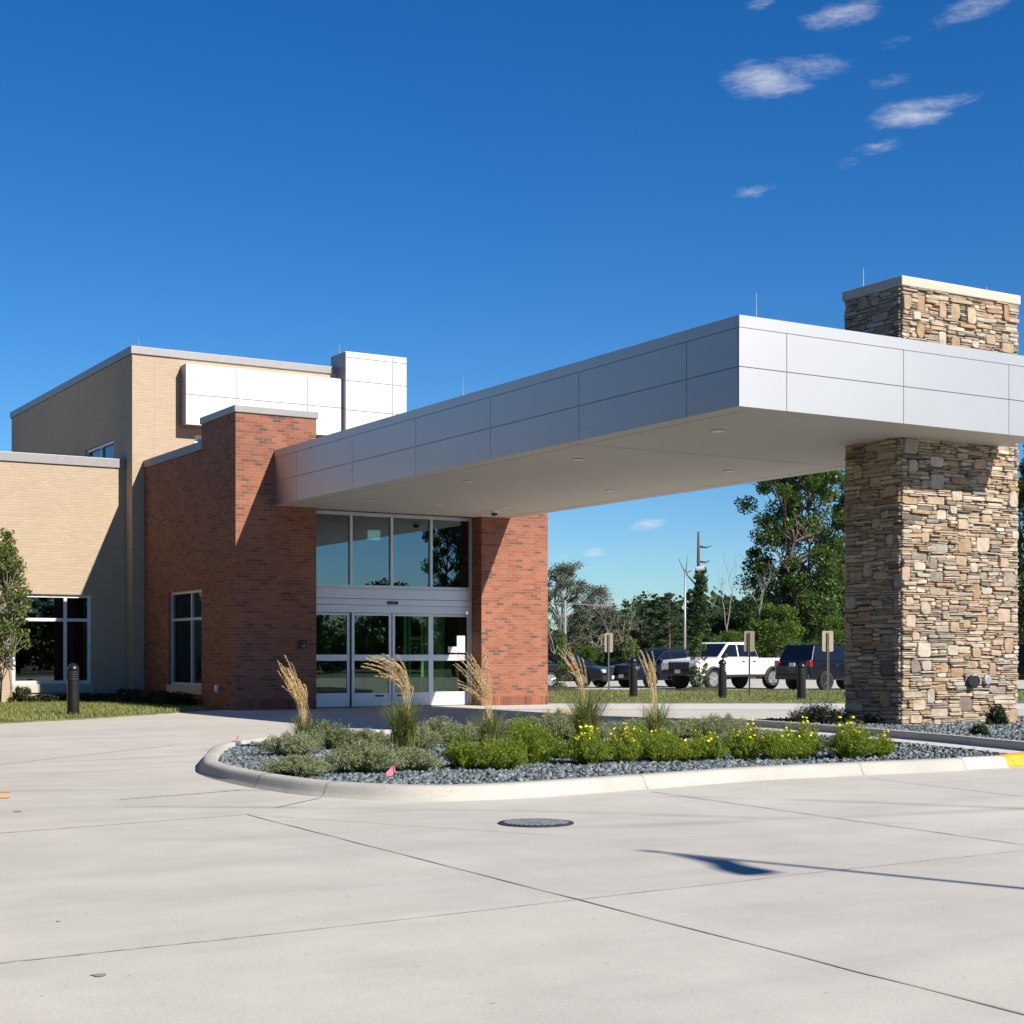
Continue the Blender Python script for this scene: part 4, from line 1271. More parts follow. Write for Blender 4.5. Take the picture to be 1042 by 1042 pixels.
# --- shaded shrub left of the pillar, small shrubs at the planter and at the walls
def shrub_proto(key, name, mat, seed, ncl, clr, per, leaf, aspect=.5, rx=.6, h=.5):
    r = np.random.default_rng(seed); rng = random.Random(seed)
    root = empty(name, (0, 0, 0), 0, None, 'shrub')
    C = []
    while len(C) < ncl:
        a = rng.uniform(0, 6.283); q = math.sqrt(rng.random())
        C.append((math.cos(a)*q*rx*.85, math.sin(a)*q*rx*.85, h*(.15 + .72*rng.random()*math.sqrt(max(.05, 1-q*q)))))
    P = clumpy_points(r, np.array(C), np.full(ncl, clr)*r.uniform(.7, 1.3, ncl), per)
    P[:, 2] = np.abs(P[:, 2])
    np_mesh('foliage', leaf_quads(P, leaf, r, .3, aspect), quads(len(P)), mat, root)
    mb = MB()
    for c in C: limb(mb, (0, 0, 0), c, .012, .004, rng, 3, .1, 4)
    mb.build('stems', M['bark'], root)
    PROTO[key] = (root, h)
shrub_proto('jun', 'juniper_shrub', M['juniper'], 71, 40, .13, 150, .022, .22, .62, .42)
p = gp(842, 739, .1); put('jun', 'dark spreading juniper in the shade left of the stone pillar', (p[0]+.25, p[1]+.4, .1), .45, 0, 1.0)
shrub_proto('low', 'low_shrub', M['shrub'], 72, 30, .12, 110, .028, .6, .5, .5)
p = gp(997, 751, .1); put('low', 'small low green shrub on gravel in front of the stone pillar', p, .22, 0, .8)
p = gp(1040, 745, .1); put('low', 'upright green shrub at the right rear of the stone pillar', (p[0]+.9, p[1]+1.3, .1), .42, 0, .5)
p = gp(876, 738, .1); put('low', 'green shrub tucked against the shaded foot of the stone pillar', (p[0]-.1, p[1]-.5, .07), .30, 2, .8)
wall_shrubs = [(22, 'leafy green shrub beside the trunk of the young tree'), (45, 'second shrub along the low tan wall from the young tree'), (66, 'third shrub along the low tan wall just left of the bollard'), (88, 'shrub behind the left hand bollard under the window corner'),
      (108, 'shaded shrub just right of the left hand bollard'), (128, 'shaded shrub in the corner of tan and red brick walls')]
for i, (px, lb) in enumerate(wall_shrubs):
    x, t = onY(px, 43.1)
    put('low', lb, (x, 43.1, .03), .27 if i else .5, i*1.3, 2.0 if i else .7, group='low shrubs along the building foot')
for i, (yy_, lb) in enumerate(((42.2, 'dark shrub below the left end of the red brick window'), (41.0, 'dark shrub below the middle of the red brick window'), (39.8, 'dark shrub below the right end of the red brick window'), (38.5, 'dark shrub by the pale outlet on the shaded brick pier'))):
    put('low', lb, (13.15, yy_, .03), .42, i*1.7, 1.5, group='low shrubs along the building foot')

# --- marker flags
def marker(px, py, top, label, s, lean):
    p = gp(px, py, .07 if s > .1 else 0.0); t = p[0]*Fx + p[1]*Fy
    h = zat(top, t) - p[2]
    root = empty('marker_flag', p, 0, label, 'marker flag')
    mb = MB(); e = (p[0] + Rx*lean, p[1] + Ry*lean, p[2] + h); mb.tube([p, e], .003, 5); mb.build('wire', M['steel'], root)
    mb = MB()
    A = Vector(e); d = Vector((Rx, Ry, 0))
    rows = []
    for i in range(5):
        u = i/4
        row = []
        for j in range(4):
            v = j/3
            q = A - d*s*v*(.9 - .1*u) + Vector((0, 0, -1))*(u*s*.8 + v*s*.9) + Vector((Fx, Fy, 0))*math.sin(v*4 + u*2)*s*.12
            row.append(tuple(q))
        rows.append(row)
    mb.grid(rows); mb.build('cloth', M['pink'], root, smooth=True)
marker(399, 797, 777, 'pink plastic marker flag drooping between two grey green mounds', .10, .03)
marker(242, 758, 748, 'tiny red marker flag standing on the concrete left of the island', .07, .01)

# ================================================================ TREES
G_FAR = 'trees beyond the parking lot'
reg('poplar', make_tree('poplar_tree', 'big poplar', 'tree', 201, 22, 3.0, lambda t: 5.8*(math.sin(min(1, t*1.02)*math.pi)**.55)*(1.05-.35*t) + .4, 165, 1.05, 330, .125, M['leaf_poplar'], M['bark'], .26, forks=3, twigs=160, irregular=.5))
reg('dec', make_tree('deciduous_tree', 'tree', 'tree', 202, 10, 1.2, lambda t: 3.4*math.sin(max(.08, min(.97, t*.92+.1))*math.pi)**.6, 60, .85, 330, .10, M['leaf_green'], M['bark'], .22, irregular=.4))
reg('grey', make_tree('grey_tree', 'tree', 'tree', 203, 10, 2.0, lambda t: 2.4*math.sin(max(.1, min(.95, t*.9+.1))*math.pi)**.6, 70, .62, 170, .075, M['leaf_grey'], M['grey_bark'], .18, forks=2, twigs=220, irregular=.5))
reg('bush', make_tree('bushy_tree', 'bush', 'tree', 204, 5, .3, lambda t: 2.5*math.sqrt(max(.03, 1-t*t*.95)), 50, .68, 340, .08, M['leaf_bright'], M['bark'], .10, irregular=.3))
reg('dbush', make_tree('dark_bushy_tree', 'bush', 'tree', 205, 5, .2, lambda t: 2.6*math.sqrt(max(.03, 1-t*t*.95)), 50, .70, 320, .085, M['leaf_dark'], M['bark'], .10, irregular=.35))
def make_pine(seed, h, mat):
    rng = random.Random(seed); r = np.random.default_rng(seed)
    root = empty('pine_tree', (0, 0, 0), 0, 'pine', 'tree')
    tm = MB(); limb(tm, (0, 0, 0), (0, 0, h), .17, .02, rng, 8, .01, 8)
    C, Rr = [], []
    z = .7
    while z < h - .3:
        t = z/h; R_ = 2.9*(1-t)**.8 + .15
        for k in range(rng.randint(5, 7)):
            a = rng.uniform(0, 6.283); L = R_*rng.uniform(.6, 1.15)
            e = Vector((math.cos(a)*L, math.sin(a)*L, z + rng.uniform(-.1, .35) + L*.10))
            limb(tm, (0, 0, z), e, .05*(1-t)+.015, .008, rng, 3, .05, 5)
            m = max(2, int(L/.42))
            for j in range(m):
                u = .35 + .65*(j+.5)/m
                C.append((e.x*u, e.y*u, z + (e.z - z)*u)); Rr.append(.34*(1.15-.5*u))
        z += .34 + .32*(1-t)
    C.append((0, 0, h-.15)); Rr.append(.2)
    tm.build('trunk', M['bark'], root, smooth=True)
    P = clumpy_points(r, np.array(C), np.array(Rr), 62, .45)
    V = leaf_quads(P, .13, r, .9, .16, np.array([0, 0, .5]))
    np_mesh('crown', V, quads(len(P)), mat, root)
    return root
reg('pine', make_pine(206, 9, M['needles']))
if False: reg('pine', make_tree('pine_tree', 'pine', 'tree', 206, 9, .4, lambda t: 2.9*(1-t)**.75 + .12, 80, .48, 190, .13, M['needles'], M['bark'], .16, aspect=.22, up=.8, irregular=.5))
reg('sap', make_tree('sapling', 'sapling', 'tree', 207, 2.4, .25, lambda t: .55*math.sin(max(.12, min(.93, t*.85+.12))*math.pi)**.7, 34, .17, 60, .045, M['leaf_bright'], M['bark'], .03))
reg('young', make_tree('young_tree', 'young', 'tree', 208, 4.75, 1.45, lambda t: .80*math.sin(max(.10, min(.96, t*.88+.16))*math.pi)**.8*(1.12-.3*t), 84, .22, 60, .046, M['leaf_young'], M['pale_bark'], .034))
reg('pop2', make_tree('lollipop_tree', 'lollipop', 'tree', 209, 2.6, 1.35, lambda t: .62*math.sin(max(.1, min(.95, t))*math.pi)**.5, 26, .20, 50, .05, M['leaf_young'], M['bark'], .035))
reg('bare', bare_tree('bare_tree', 'bare', 'tree', 211, 9, .13, M['grey_bark'], 5, .5, 2))
reg('bare2', bare_tree('bare_tree', 'bare', 'tree', 212, 9, .15, M['grey_bark'], 4, .75, 2))
def tree(key, px, t, top, label, sx=1.0, rz=0.0, group=G_FAR):
    p = at(px, t)
    return put(key, label, (p[0], p[1], -.05), max(.5, zat(top, t) + .05), rz, sx, group=group)
tree('poplar', 808, 96, 408, 'huge poplar rising behind the canopy left of the stone pillar', 1.03, 0.6)
tree('poplar', 1062, 104, 430, 'tall poplar showing in the sliver right of the stone pillar', .9, 3.4)
tree('poplar', 872, 112, 470, 'poplar half hidden directly behind the stone pillar', .8, 2.0)
tree('grey', 574, 112, 566, 'grey leaved tree just right of the brick pier', 1.25, 0)
tree('grey', 606, 118, 590, 'second grey leaved tree standing right of the tallest grey one', 1.2, 2)
tree('grey', 545, 112, 575, 'grey leaved tree half hidden behind the right brick pier', 1.1, 4)
tree('grey', 632, 122, 622, 'low grey leaved tree in the thin middle of the tree line', 1.5, 1)
tree('grey', 655, 124, 628, 'low grey leaved tree just left of the dark pines', 1.5, 5)
tree('bare', 637, 112, 588, 'leafless twiggy tree with the tallest crown in the middle gap', .8, .4)
tree('bare', 619, 115, 604, 'leafless twiggy tree between the grey trees and the gap', 1.0, 2)
tree('bare', 563, 104, 602, 'pale leafless tree close beside the brick pier edge', .8, 4)
tree('bare', 652, 116, 612, 'thin leafless tree right at the left flank of the pines', .9, 5.2)
tree('pine', 681, 96, 602, 'broad dark pine with the highest tip of the evergreens', 1.15, 0)
tree('pine', 663, 99, 622, 'smaller dark pine on the left flank of the broad pine', 1.1, 2)
tree('pine', 703, 98, 612, 'dark pine directly behind the tall lamp post', 1.1, 4)
tree('bare2', 741, 90, 556, 'leafless forked tree right of the ivy covered snag', .62, 1.0)
tree('bare2', 772, 92, 566, 'leafless tree leaning out left of the huge poplar', .9, 2.6)
tree('bush', 790, 92, 612, 'bright green bushy tree behind the dark parked vehicle', 1.05, 0)
tree('bush', 745, 90, 640, 'bright green bush behind the white pickup cab', 1.0, 2)
tree('bush', 725, 94, 645, 'bright green bush at the foot of the snag', .9, 3)
tree('bush', 850, 92, 625, 'bright green bush tucked against the left edge of the pillar', .9, 1)
tree('bush', 600, 100, 656, 'bright low bush behind the first sign post', 1.2, 2.2)
tree('bush', 574, 98, 662, 'bright low bush beside the right brick pier', 1.0, 5)
tree('dbush', 645, 98, 640, 'dark bush behind the small round topped tree', 1.0, 0)
tree('dbush', 622, 102, 658, 'dark bush behind the blue crossover hood', 1.1, 1)
tree('dbush', 710, 102, 636, 'dark bush behind the ivy covered snag', 1.2, 3)
tree('dbush', 765, 104, 606, 'dark tree mass between forked tree and huge poplar', 1.0, 5)
tree('dbush', 825, 106, 590, 'dark tree mass under the huge poplar crown', 1.0, 2.5)
tree('dbush', 735, 106, 620, 'dark tree mass just right of the snag', .9, 4)
tree('dbush', 1050, 96, 580, 'dark tree mass in the sliver right of the stone pillar', .9, 1.5)
tree('dec', 680, 112, 630, 'green tree filling the gap behind the pines', 1.1, 0)
tree('dec', 592, 120, 612, 'green tree behind the two grey leaved trees', 1.0, 2)
tree('pop2', 642, 76, 645, 'small round topped pale green tree behind the black bollard', 1.0, 0, 'small planted trees')
tree('sap', 711, 57.5, 644, 'slim green sapling in front of the white pickup grille', .95, 0, 'small planted trees')
tree('sap', 571, 57.5, 640, 'slim green sapling in the verge beside the brick pier', .75, 2, 'small planted trees')
tree('young', 9, 42.3, 537, 'young slender street tree at the left edge in front of tan wall', 1.0, 0, 'small planted trees')
# far wood closing the horizon
r = np.random.default_rng(77)
n = 330
pxs = r.uniform(430, 1250, n); tt_ = r.uniform(124, 150, n)
C = []; Rr = []
for px, t in zip(pxs, tt_):
    p = at(px, t); top = 4.0 + 1.6*math.sin(px*.031) + r.uniform(-1.0, 1.2) + (2.5 if px > 700 else 0)
    for k in range(5):
        C.append((p[0]+r.normal(0, 1), p[1]+r.normal(0, 1), top*(k+.5)/5)); Rr.append(1.3*r.uniform(.7, 1.2))
P = clumpy_points(r, np.array(C), np.array(Rr), 46)
o = np_mesh('far_wood', leaf_quads(P, .26, r, .4), quads(len(P)), M['leaf_dark'])
tag(o, 'unbroken far belt of dark woodland behind all the single trees', 'woodland', kind='stuff')

C = []; Rr = []
for i in range(150):
    x = -10 + i*.75; y = -52 - .3*i*.75 + r.uniform(-5, 5); top = 4.2 + 1.2*math.sin(i*.4) + r.uniform(-.6, 1)
    for k in range(4): C.append((x + r.normal(0, .8), y + r.normal(0, .8), top*(k+.5)/4)); Rr.append(1.4*r.uniform(.7, 1.2))
P = clumpy_points(r, np.array(C), np.array(Rr), 44)
o = np_mesh('street_thicket', leaf_quads(P, .26, r, .4), quads(len(P)), M['leaf_dark'])
tag(o, 'dense thicket across the street behind the viewpoint mirrored in the door glass', 'thicket', kind='stuff')
# mulch rings at the planted saplings
for px in (711, 571):
    p = at(px, 57.5); mb = MB(); mb.lathe([(.95, .04), (.6, .12), (.15, .17)], 20, (p[0], p[1], .01))
    tag(mb.build('mulch_ring', M['soil'], smooth=True), 'low brown mulch ring around the slim sapling ' + ('before the white pickup' if px == 711 else 'beside the brick pier'), 'mulch ring', kind='thing')
# ivy covered snag
p = at(711, 84); hs = zat(541, 84)
sn = empty('dead_tree_snag', p, 0, 'tall dead trunk with broken stubs and a thick sleeve of dark ivy', 'dead tree')
mb = MB()
mb.tube([(p[0], p[1], 0), (p[0]+.03, p[1], hs*.5), (p[0]-.02, p[1], hs*.8), (p[0]-.02, p[1], hs)], [.15, .12, .09, .06], 10)
rng = random.Random(9)
mb.build('trunk', M['wood_pole'], sn, smooth=True)
mb = MB()
for z_, L in ((hs*.90, .7), (hs*.80, .6), (hs*.70, .55)):
    mb.tube([(p[0], p[1], z_), (p[0]+Rx*L*.6, p[1]+Ry*L*.6, z_-.05), (p[0]+Rx*L, p[1]+Ry*L, z_+.05)], [.06, .045, .02], 6)
mb.tube([(p[0], p[1], hs*.62), (p[0]-Rx*.7, p[1]-Ry*.7, hs*.72), (p[0]-Rx*1.1, p[1]-Ry*1.1, hs*.82)], [.05, .035, .012], 6)
mb.tube([(p[0]-Rx*.7, p[1]-Ry*.7, hs*.72), (p[0]-Rx*.6, p[1]-Ry*.6, hs*.84)], [.03, .01], 5)
mb.build('stubs', M['wood_pole'], sn, smooth=True)
r = np.random.default_rng(5)
C = np.array([(p[0]*0 + Rx*.05 + r.normal(0, .12) + (Rx*.35*(1-z_/5)), r.normal(0, .12) + Ry*.35*(1-z_/5), z_) for z_ in np.linspace(1.0, hs*.74, 30)])
P = clumpy_points(r, C, np.interp(C[:, 2], [1, hs*.72], [.60, .30]), 130)
np_mesh('ivy', leaf_quads(P, .09, r, .2), quads(len(P)), M['leaf_dark'], sn)

# trees behind the viewpoint: the glass of the entrance mirrors them
G_BACK = 'trees standing across the street mirrored in the glass'
rr = random.Random(21)
for i in range(15):
    x = 2 + i*5.6 + rr.uniform(-1.5, 1.5); y = -40 - .35*i + rr.uniform(-3, 3)
    key = ['dec', 'dbush', 'dec'][i % 3]
    put(key, 'green tree in the row across the street behind the viewpoint', (x, y, -.05), rr.uniform(5.5, 8.0), rr.uniform(0, 6), 1.15, group=G_BACK)
for i, (x, y, h_) in enumerate(((-9, 4, 10), (-7.5, 11, 12), (-6, 17, 11), (-4.5, 23, 13), (-3.2, 29, 12), (-2.2, 35, 11), (-11, 26, 14), (-10, 38, 14))):  # added row out of view, blocks low sky so left facing walls darken
    put(['dec', 'dbush'][i % 2], 'unseen tree added beyond the left edge to block low sky', (x, y, -.05), h_, i*1.1, .95, group='added trees out of view that darken the left facing walls')
put('poplar', 'tall poplar across the street mirrored in the right transom pane', (53.5, -24, -.05), 15, 1, .8, group=G_BACK)
# ================================================================ VEHICLES
def arch(xc, r, zb, n=9):
    return [(xc + r*math.cos(a), zb + r*math.sin(a)*1.0) for a in [math.pi*k/(n-1) for k in range(n)]]
def vehicle(name, label, cat, top, zb, wheels, wr, W, cab, tumble, pnt, glassy, opts):
    """top: upper outline from front bumper foot to rear bumper foot (x forward), wheels: (front x, rear x),
    cab: outline of the glasshouse (front foot, front top, rear top, rear foot); glassy: x of window posts"""
    root = empty(name, (0, 0, 0), 0, label, cat)
    body = MB()
    # underside from rear to front with wheel arches
    under = []
    for xc in (wheels[1], wheels[0]):
        ar = arch(xc, wr*1.16, wr*.92)
        ar.reverse()
        under += [(xc - wr*1.16, zb)] + [q for q in ar if q[1] > zb + .01] + [(xc + wr*1.16, zb)]
    prof = list(reversed(top))          # rear foot -> front foot over the roof of the body ... reversed below
    poly = [(x, z) for x, z in top] + under
    hw = W/2
    # body built in three widths so that the sides are crowned
    body.extr(poly, -hw + .0, hw - .0)
    b = body.build('body', pnt, root, bevel=.085, seg=4, smooth=True); b.modifiers[0].harden_normals = True
    bc = MB()
    (x0, z0), (x1, z1), (x2, z2), (x3, z3) = cab
    def sidey(z): return hw - .05 - (z - z0)/(z1 - z0)*tumble
    vs = []
    for s in (-1, 1):
        for x, z in cab: vs.append((x, s*sidey(z), z))
    bc.add(vs, [(0,1,2,3),(7,6,5,4),(0,4,5,1),(1,5,6,2),(2,6,7,3),(0,3,7,4)])
    cb_ = bc.build('cabin', pnt, root, bevel=.075, seg=4, smooth=True); cb_.modifiers[0].harden_normals = True
    g = .012
    def pane(nm, pts):
        mb = MB(); mb.poly(pts); o = mb.build(nm, M['car_glass'], root)
        return o
    def lerp(a, b, t): return a + (b-a)*t
    def quad_face(nm, a0, a1, b0, b1):      # windscreen / rear screen between two points of the outline
        (xa, za), (xb, zb_) = a0, a1
        nx, nz = (zb_-za), -(xb-xa); L = math.hypot(nx, nz); nx, nz = nx/L, nz/L
        if b0: nx, nz = -nx, -nz
        pts = []
        for t, s in ((.10, -1), (.10, 1), (.90, 1), (.90, -1)):
            x, z = lerp(xa, xb, t), lerp(za, zb_, t)
            pts.append((x + nx*g, s*(sidey(z) - .07), z + nz*g))
        pane(nm, pts)
    quad_face('windscreen', cab[0], cab[1], False, None)
    quad_face('rear_screen', cab[3], cab[2], True, None)
    posts = glassy
    for s in (-1, 1):
        for a, c in zip(posts, posts[1:]):
            pts = []
            zl, zh = lerp(z0, z1, .10), lerp(z0, z1, .86)
            def xr(x, z):       # clamp to the sloping posts
                t = (z - z0)/(z1 - z0)
                lo = lerp(x3, x2, t) + .07; hi = lerp(x0, x1, t) - .09
                return min(max(x, lo), hi)
            for x, z in ((a - .035, zl), (c + .035, zl), (c + .035, zh), (a - .035, zh)):
                pts.append((xr(x, z), s*(sidey(z) + .008), z))
            pane('side_window', pts)
        for x in opts.get('handles', ()):
            mb = MB(); mb.box(x - .09, x + .09, s*hw - .004 if s < 0 else hw - .03, s*hw + .03 if s < 0 else hw + .004, z0 - .14, z0 - .10)
            mb = MB(); y_ = s*(hw + .012); mb.box(x - .09, x + .09, y_ - .012, y_ + .012, z0 - .15, z0 - .105); mb.build('handle', M['trim'], root)
        mb = MB(); y_ = s*(hw + .10); xm = x0 - .28
        mb.box(xm - .07, xm + .07, y_ - .10, y_ + .09, z0 + .02, z0 + .19); mb.build('mirror', pnt if opts.get('mirror_paint') else M['trim'], root, bevel=.03)
        for x in opts.get('seams', ()):
            mb = MB(); mb.box(x - .006, x + .006, s*hw - .004, s*hw + .004, zb + .12, z0 - .02); mb.build('door_seam', M['trim'], root)
    for x in wheels:
        for s in (-1, 1):
            tw_ = .24; yc = s*(hw - tw_/2 - .005)
            wm = MB()
            pr = [(wr*.62, -.5*tw_), (wr*.95, -.5*tw_), (wr, -.36*tw_), (wr, .36*tw_), (wr*.95, .5*tw_), (wr*.62, .5*tw_)]
            ww = MB(); ww.lathe(pr, 24)
            ww.v = [(q[0] + x, q[2] + yc, q[1] + wr) for q in ww.v]
            w_ = ww.build('wheel', M['tyre'], root, smooth=False)
            rm = MB(); rm.lathe([(wr*.15, .47*tw_), (wr*.60, .505*tw_), (wr*.66, .51*tw_), (wr*.66, .54*tw_), (wr*.58, .54*tw_)], 20)
            rm.v = [(q[0] + x, s*(q[2]) + yc, q[1] + wr) for q in rm.v]
            rm.build('rim', M[opts.get('rim', 'rim')], w_)
            sp_ = MB()
            for k in range(5):
                a = k/5*6.283 + .3
                sp_.tube([(x + math.cos(a)*wr*.08, yc + s*.51*tw_, wr + math.sin(a)*wr*.08), (x + math.cos(a)*wr*.62, yc + s*.51*tw_, wr + math.sin(a)*wr*.62)], [wr*.10, wr*.07], 5)
            sp_.build('spokes', M[opts.get('rim', 'rim')], w_)
    # dark inner arches
    mb = MB()
    for x in wheels: mb.box(x - wr*1.1, x + wr*1.1, -hw + .30, hw - .30, zb + .02, wr*1.9)
    mb.build('wheel_well', M['trim'], root)
    xf, xr_ = top[0][0], top[-1][0]
    fz = opts['light_z']
    for s in (-1, 1):
        mb = MB(); mb.box(xf - .10, xf + opts.get('lf', .02), s*(hw - .22) - .17, s*(hw - .22) + .17, fz - .08, fz + .09); mb.build('headlight', M['lamp_clear'], root, bevel=.03)
        h_ = opts.get('tail_h', .15)
        mb = MB(); mb.box(xr_ - .03, xr_ + .14, s*(hw - .10) - .115, s*(hw - .10) + .115, opts['tail_z'] - h_, opts['tail_z'] + h_); mb.build('tail_light', M['lamp_red'], root, bevel=.03)
    mb = MB(); mb.box(xf - .05, xf + opts.get('lf', .02) + .012, -hw + .42, hw - .42, fz - .20, fz + .12); mb.build('grille', M['trim'], root, bevel=.02)
    mb = MB(); mb.box(xf - .08, xf + .08, -hw + .06, hw - .06, zb + .02, zb + .24); mb.build('bumper', M[opts.get('bumper', 'trim')], root, bevel=.05)
    mb = MB(); mb.box(xr_ - .08, xr_ + .08, -hw + .06, hw - .06, zb + .02, zb + .24); mb.build('bumper', M[opts.get('bumper', 'trim')], root, bevel=.05)
    mb = MB(); mb.box(xf + .078, xf + .096, -.16, .16, zb + .10, zb + .25); mb.build('licence_plate', M['plate'], root)
    mb = MB(); mb.box(xr_ - opts.get('plate_x', .02) - .014, xr_ - opts.get('plate_x', .02) + .02, -.16, .16, opts['tail_z'] - .12, opts['tail_z'] + .03); mb.build('licence_plate', M['plate'], root)
    if opts.get('flares'):
        for x in wheels:
            for s in (-1, 1):
                mb = MB()
                A = [(x + wr*1.32*math.cos(a), wr*.92 + wr*1.32*math.sin(a)) for a in [math.pi*k/10 for k in range(11)]]
                B = [(x + wr*1.10*math.cos(a), wr*.92 + wr*1.10*math.sin(a)) for a in [math.pi*k/10 for k in range(11)]]
                y0_, y1_ = s*(hw - .02), s*(hw + .09)
                mb.grid([[(q[0], y0_, q[1]) for q in A], [(q[0], y1_, q[1]-.03) for q in A], [(q[0], y1_, q[1]) for q in B], [(q[0], y0_, q[1]) for q in B]])
                mb.build('fender_flare', M['trim'], root, smooth=True)
    if opts.get('sill'):
        for s in (-1, 1):
            mb = MB(); y_ = s*(hw + .02); mb.box(wheels[1] + wr*1.2, wheels[0] - wr*1.2, y_ - .05, y_ + .05, zb - .06, zb + .05); mb.build('side_step', M['trim'], root, bevel=.02)
    if opts.get('bed'):
        a, c = opts['bed']
        mb = MB(); mb.box(a, c, -hw + .10, hw - .10, z0 - .03, z0 + .012); mb.build('bed_cover', M['trim'], root)
    if opts.get('rack'):
        for s in (-1, 1):
            mb = MB(); y_ = s*(hw - .05 - tumble - .10); mb.tube([(x2 + .15, y_, z2 + .0), (x2 + .25, y_, z2 + .06), (x1 - .3, y_, z2 + .06), (x1 - .2, y_, z2 - .0)], .02, 6); mb.build('roof_rail', M['trim'], root)
    return root
def park(o, px, t, heading, s=.94):
    """heading: angle of the nose measured from straight-left in the picture, positive towards the viewer"""
    p = at(px, t)
    a = math.atan2(-Ry, -Rx) + math.radians(heading)
    o.location = (p[0], p[1], 0.0); o.rotation_euler = (0, 0, a); o.scale = (s, s, s)
pick = vehicle('pickup_truck', 'white four door pickup truck with black fender flares', 'pickup',
    [(2.86, .62), (2.88, 1.02), (2.78, 1.22), (1.45, 1.31), (-2.86, 1.31), (-2.90, 1.20), (-2.88, .62)], .58, (1.85, -1.82), .44, 2.0,
    [(1.55, 1.29), (.72, 1.96), (-.78, 1.98), (-1.02, 1.29)], .17, M['paint_white'], [1.6, .38, -.62, -1.1][0:1] + [.28, -1.1],
    dict(handles=(.05, -.92+.30), light_z=1.02, tail_z=1.05, tail_h=.2, flares=True, sill=True, bed=(-2.8, -1.06), seams=(1.25, .26, -.95)))
park(pick, 739, 62.5, 40, .95)
cross = vehicle('crossover_car', 'dark blue crossover parked nose towards the pale footpath', 'car',
    [(2.32, .42), (2.34, .78), (2.18, .98), (1.25, 1.10), (-2.15, 1.12), (-2.32, .98), (-2.30, .42)], .34, (1.42, -1.40), .36, 1.86,
    [(1.30, 1.08), (.45, 1.66), (-1.35, 1.68), (-2.05, 1.09)], .20, M['paint_blue'], [1.3, .15, -.85, -1.75],
    dict(handles=(-.05, -1.0), light_z=.86, tail_z=1.0, mirror_paint=True, seams=(.98, .14, -.86), rack=True))
park(cross, 673, 66, 38, .95)
sed = vehicle('sedan_car', 'black sedan parked beside the brick pier', 'car',
    [(2.38, .38), (2.40, .66), (2.20, .82), (1.05, .96), (-1.75, 1.00), (-2.36, .96), (-2.40, .40)], .27, (1.42, -1.36), .34, 1.84,
    [(1.15, .95), (.30, 1.42), (-.85, 1.44), (-1.72, .99)], .22, M['paint_black'], [1.2, .1, -.85, -1.5],
    dict(handles=(-.05, -.95), light_z=.70, tail_z=.86, mirror_paint=True, seams=(.95, .08, -.86)))
park(sed, 572, 66, 180-30, .98)
suv = vehicle('large_suv', 'large dark navy suv seen from its tail beside the pillar', 'suv',
    [(2.60, .50), (2.62, .95), (2.50, 1.12), (1.45, 1.20), (-2.46, 1.22), (-2.56, 1.05), (-2.54, .50)], .44, (1.58, -1.52), .42, 2.0,
    [(1.50, 1.18), (.70, 1.86), (-2.12, 1.90), (-2.44, 1.19)], .14, M['paint_navy'], [1.5, .25, -.85, -2.3],
    dict(handles=(.1, -.95), light_z=.95, tail_z=1.12, tail_h=.13, seams=(1.1, .22, -.88), rim='dark_rim', rack=True))
park(suv, 849, 61, 180+36, .92)
s2 = copy_tree(suv); s2['label'] = 'dark suv of which only a tail lamp shows right of the pillar'
park(s2, 1056, 60, 180+44, .93)
s3 = copy_tree(sed); s3['label'] = 'dark sedan mostly hidden behind the right brick pier'
park(s3, 520, 64, 30, 1.0)

# ================================================================ STREET FURNITURE
def bollard(px, base, top, label, louvre):
    p = gp(px, base, .03); t = p[0]*Fx + p[1]*Fy; h = zat(top, t) - .03
    root = empty('bollard', p, 0, label, 'bollard', 'dark round bollards on the lawn strips')
    rd = .128
    x, y, z = p
    mb = MB(); mb.lathe([(rd+.02, 0), (rd+.02, .02), (rd, .025), (rd, h-.36)], 24, p); mb.build('post', M['bollard'], root, smooth=False)
    mb = MB()
    for k in range(4): mb.lathe([(rd-.03, h-.35+k*.05), (rd-.005, h-.345+k*.05), (rd-.005, h-.325+k*.05), (rd-.03, h-.315+k*.05)], 24, p)
    mb.lathe([(rd-.045, h-.36), (rd-.045, h-.13)], 20, p)
    mb.build('louvre_ring', M['iron'], root)
    mb = MB(); mb.lathe([(rd, h-.15)] + [(rd*math.cos(a), h-.14+.14*math.sin(a)) for a in [k/8*1.5 for k in range(1, 9)]], 24, p); mb.build('dome', M['bollard'], root, smooth=True)
bollard(74.5, 728.5, 675, 'dark bollard on the left lawn in front of the tan wall window', True)
bollard(644.5, 709.5, 669, 'black bollard on the verge in front of the blue crossover', False)
bollard(735, 711, 671, 'black bollard on the verge beside the white pickup front wheel', False)
bollard(815.5, 712.5, 674, 'black bollard on the verge in front of the large dark suv', False)
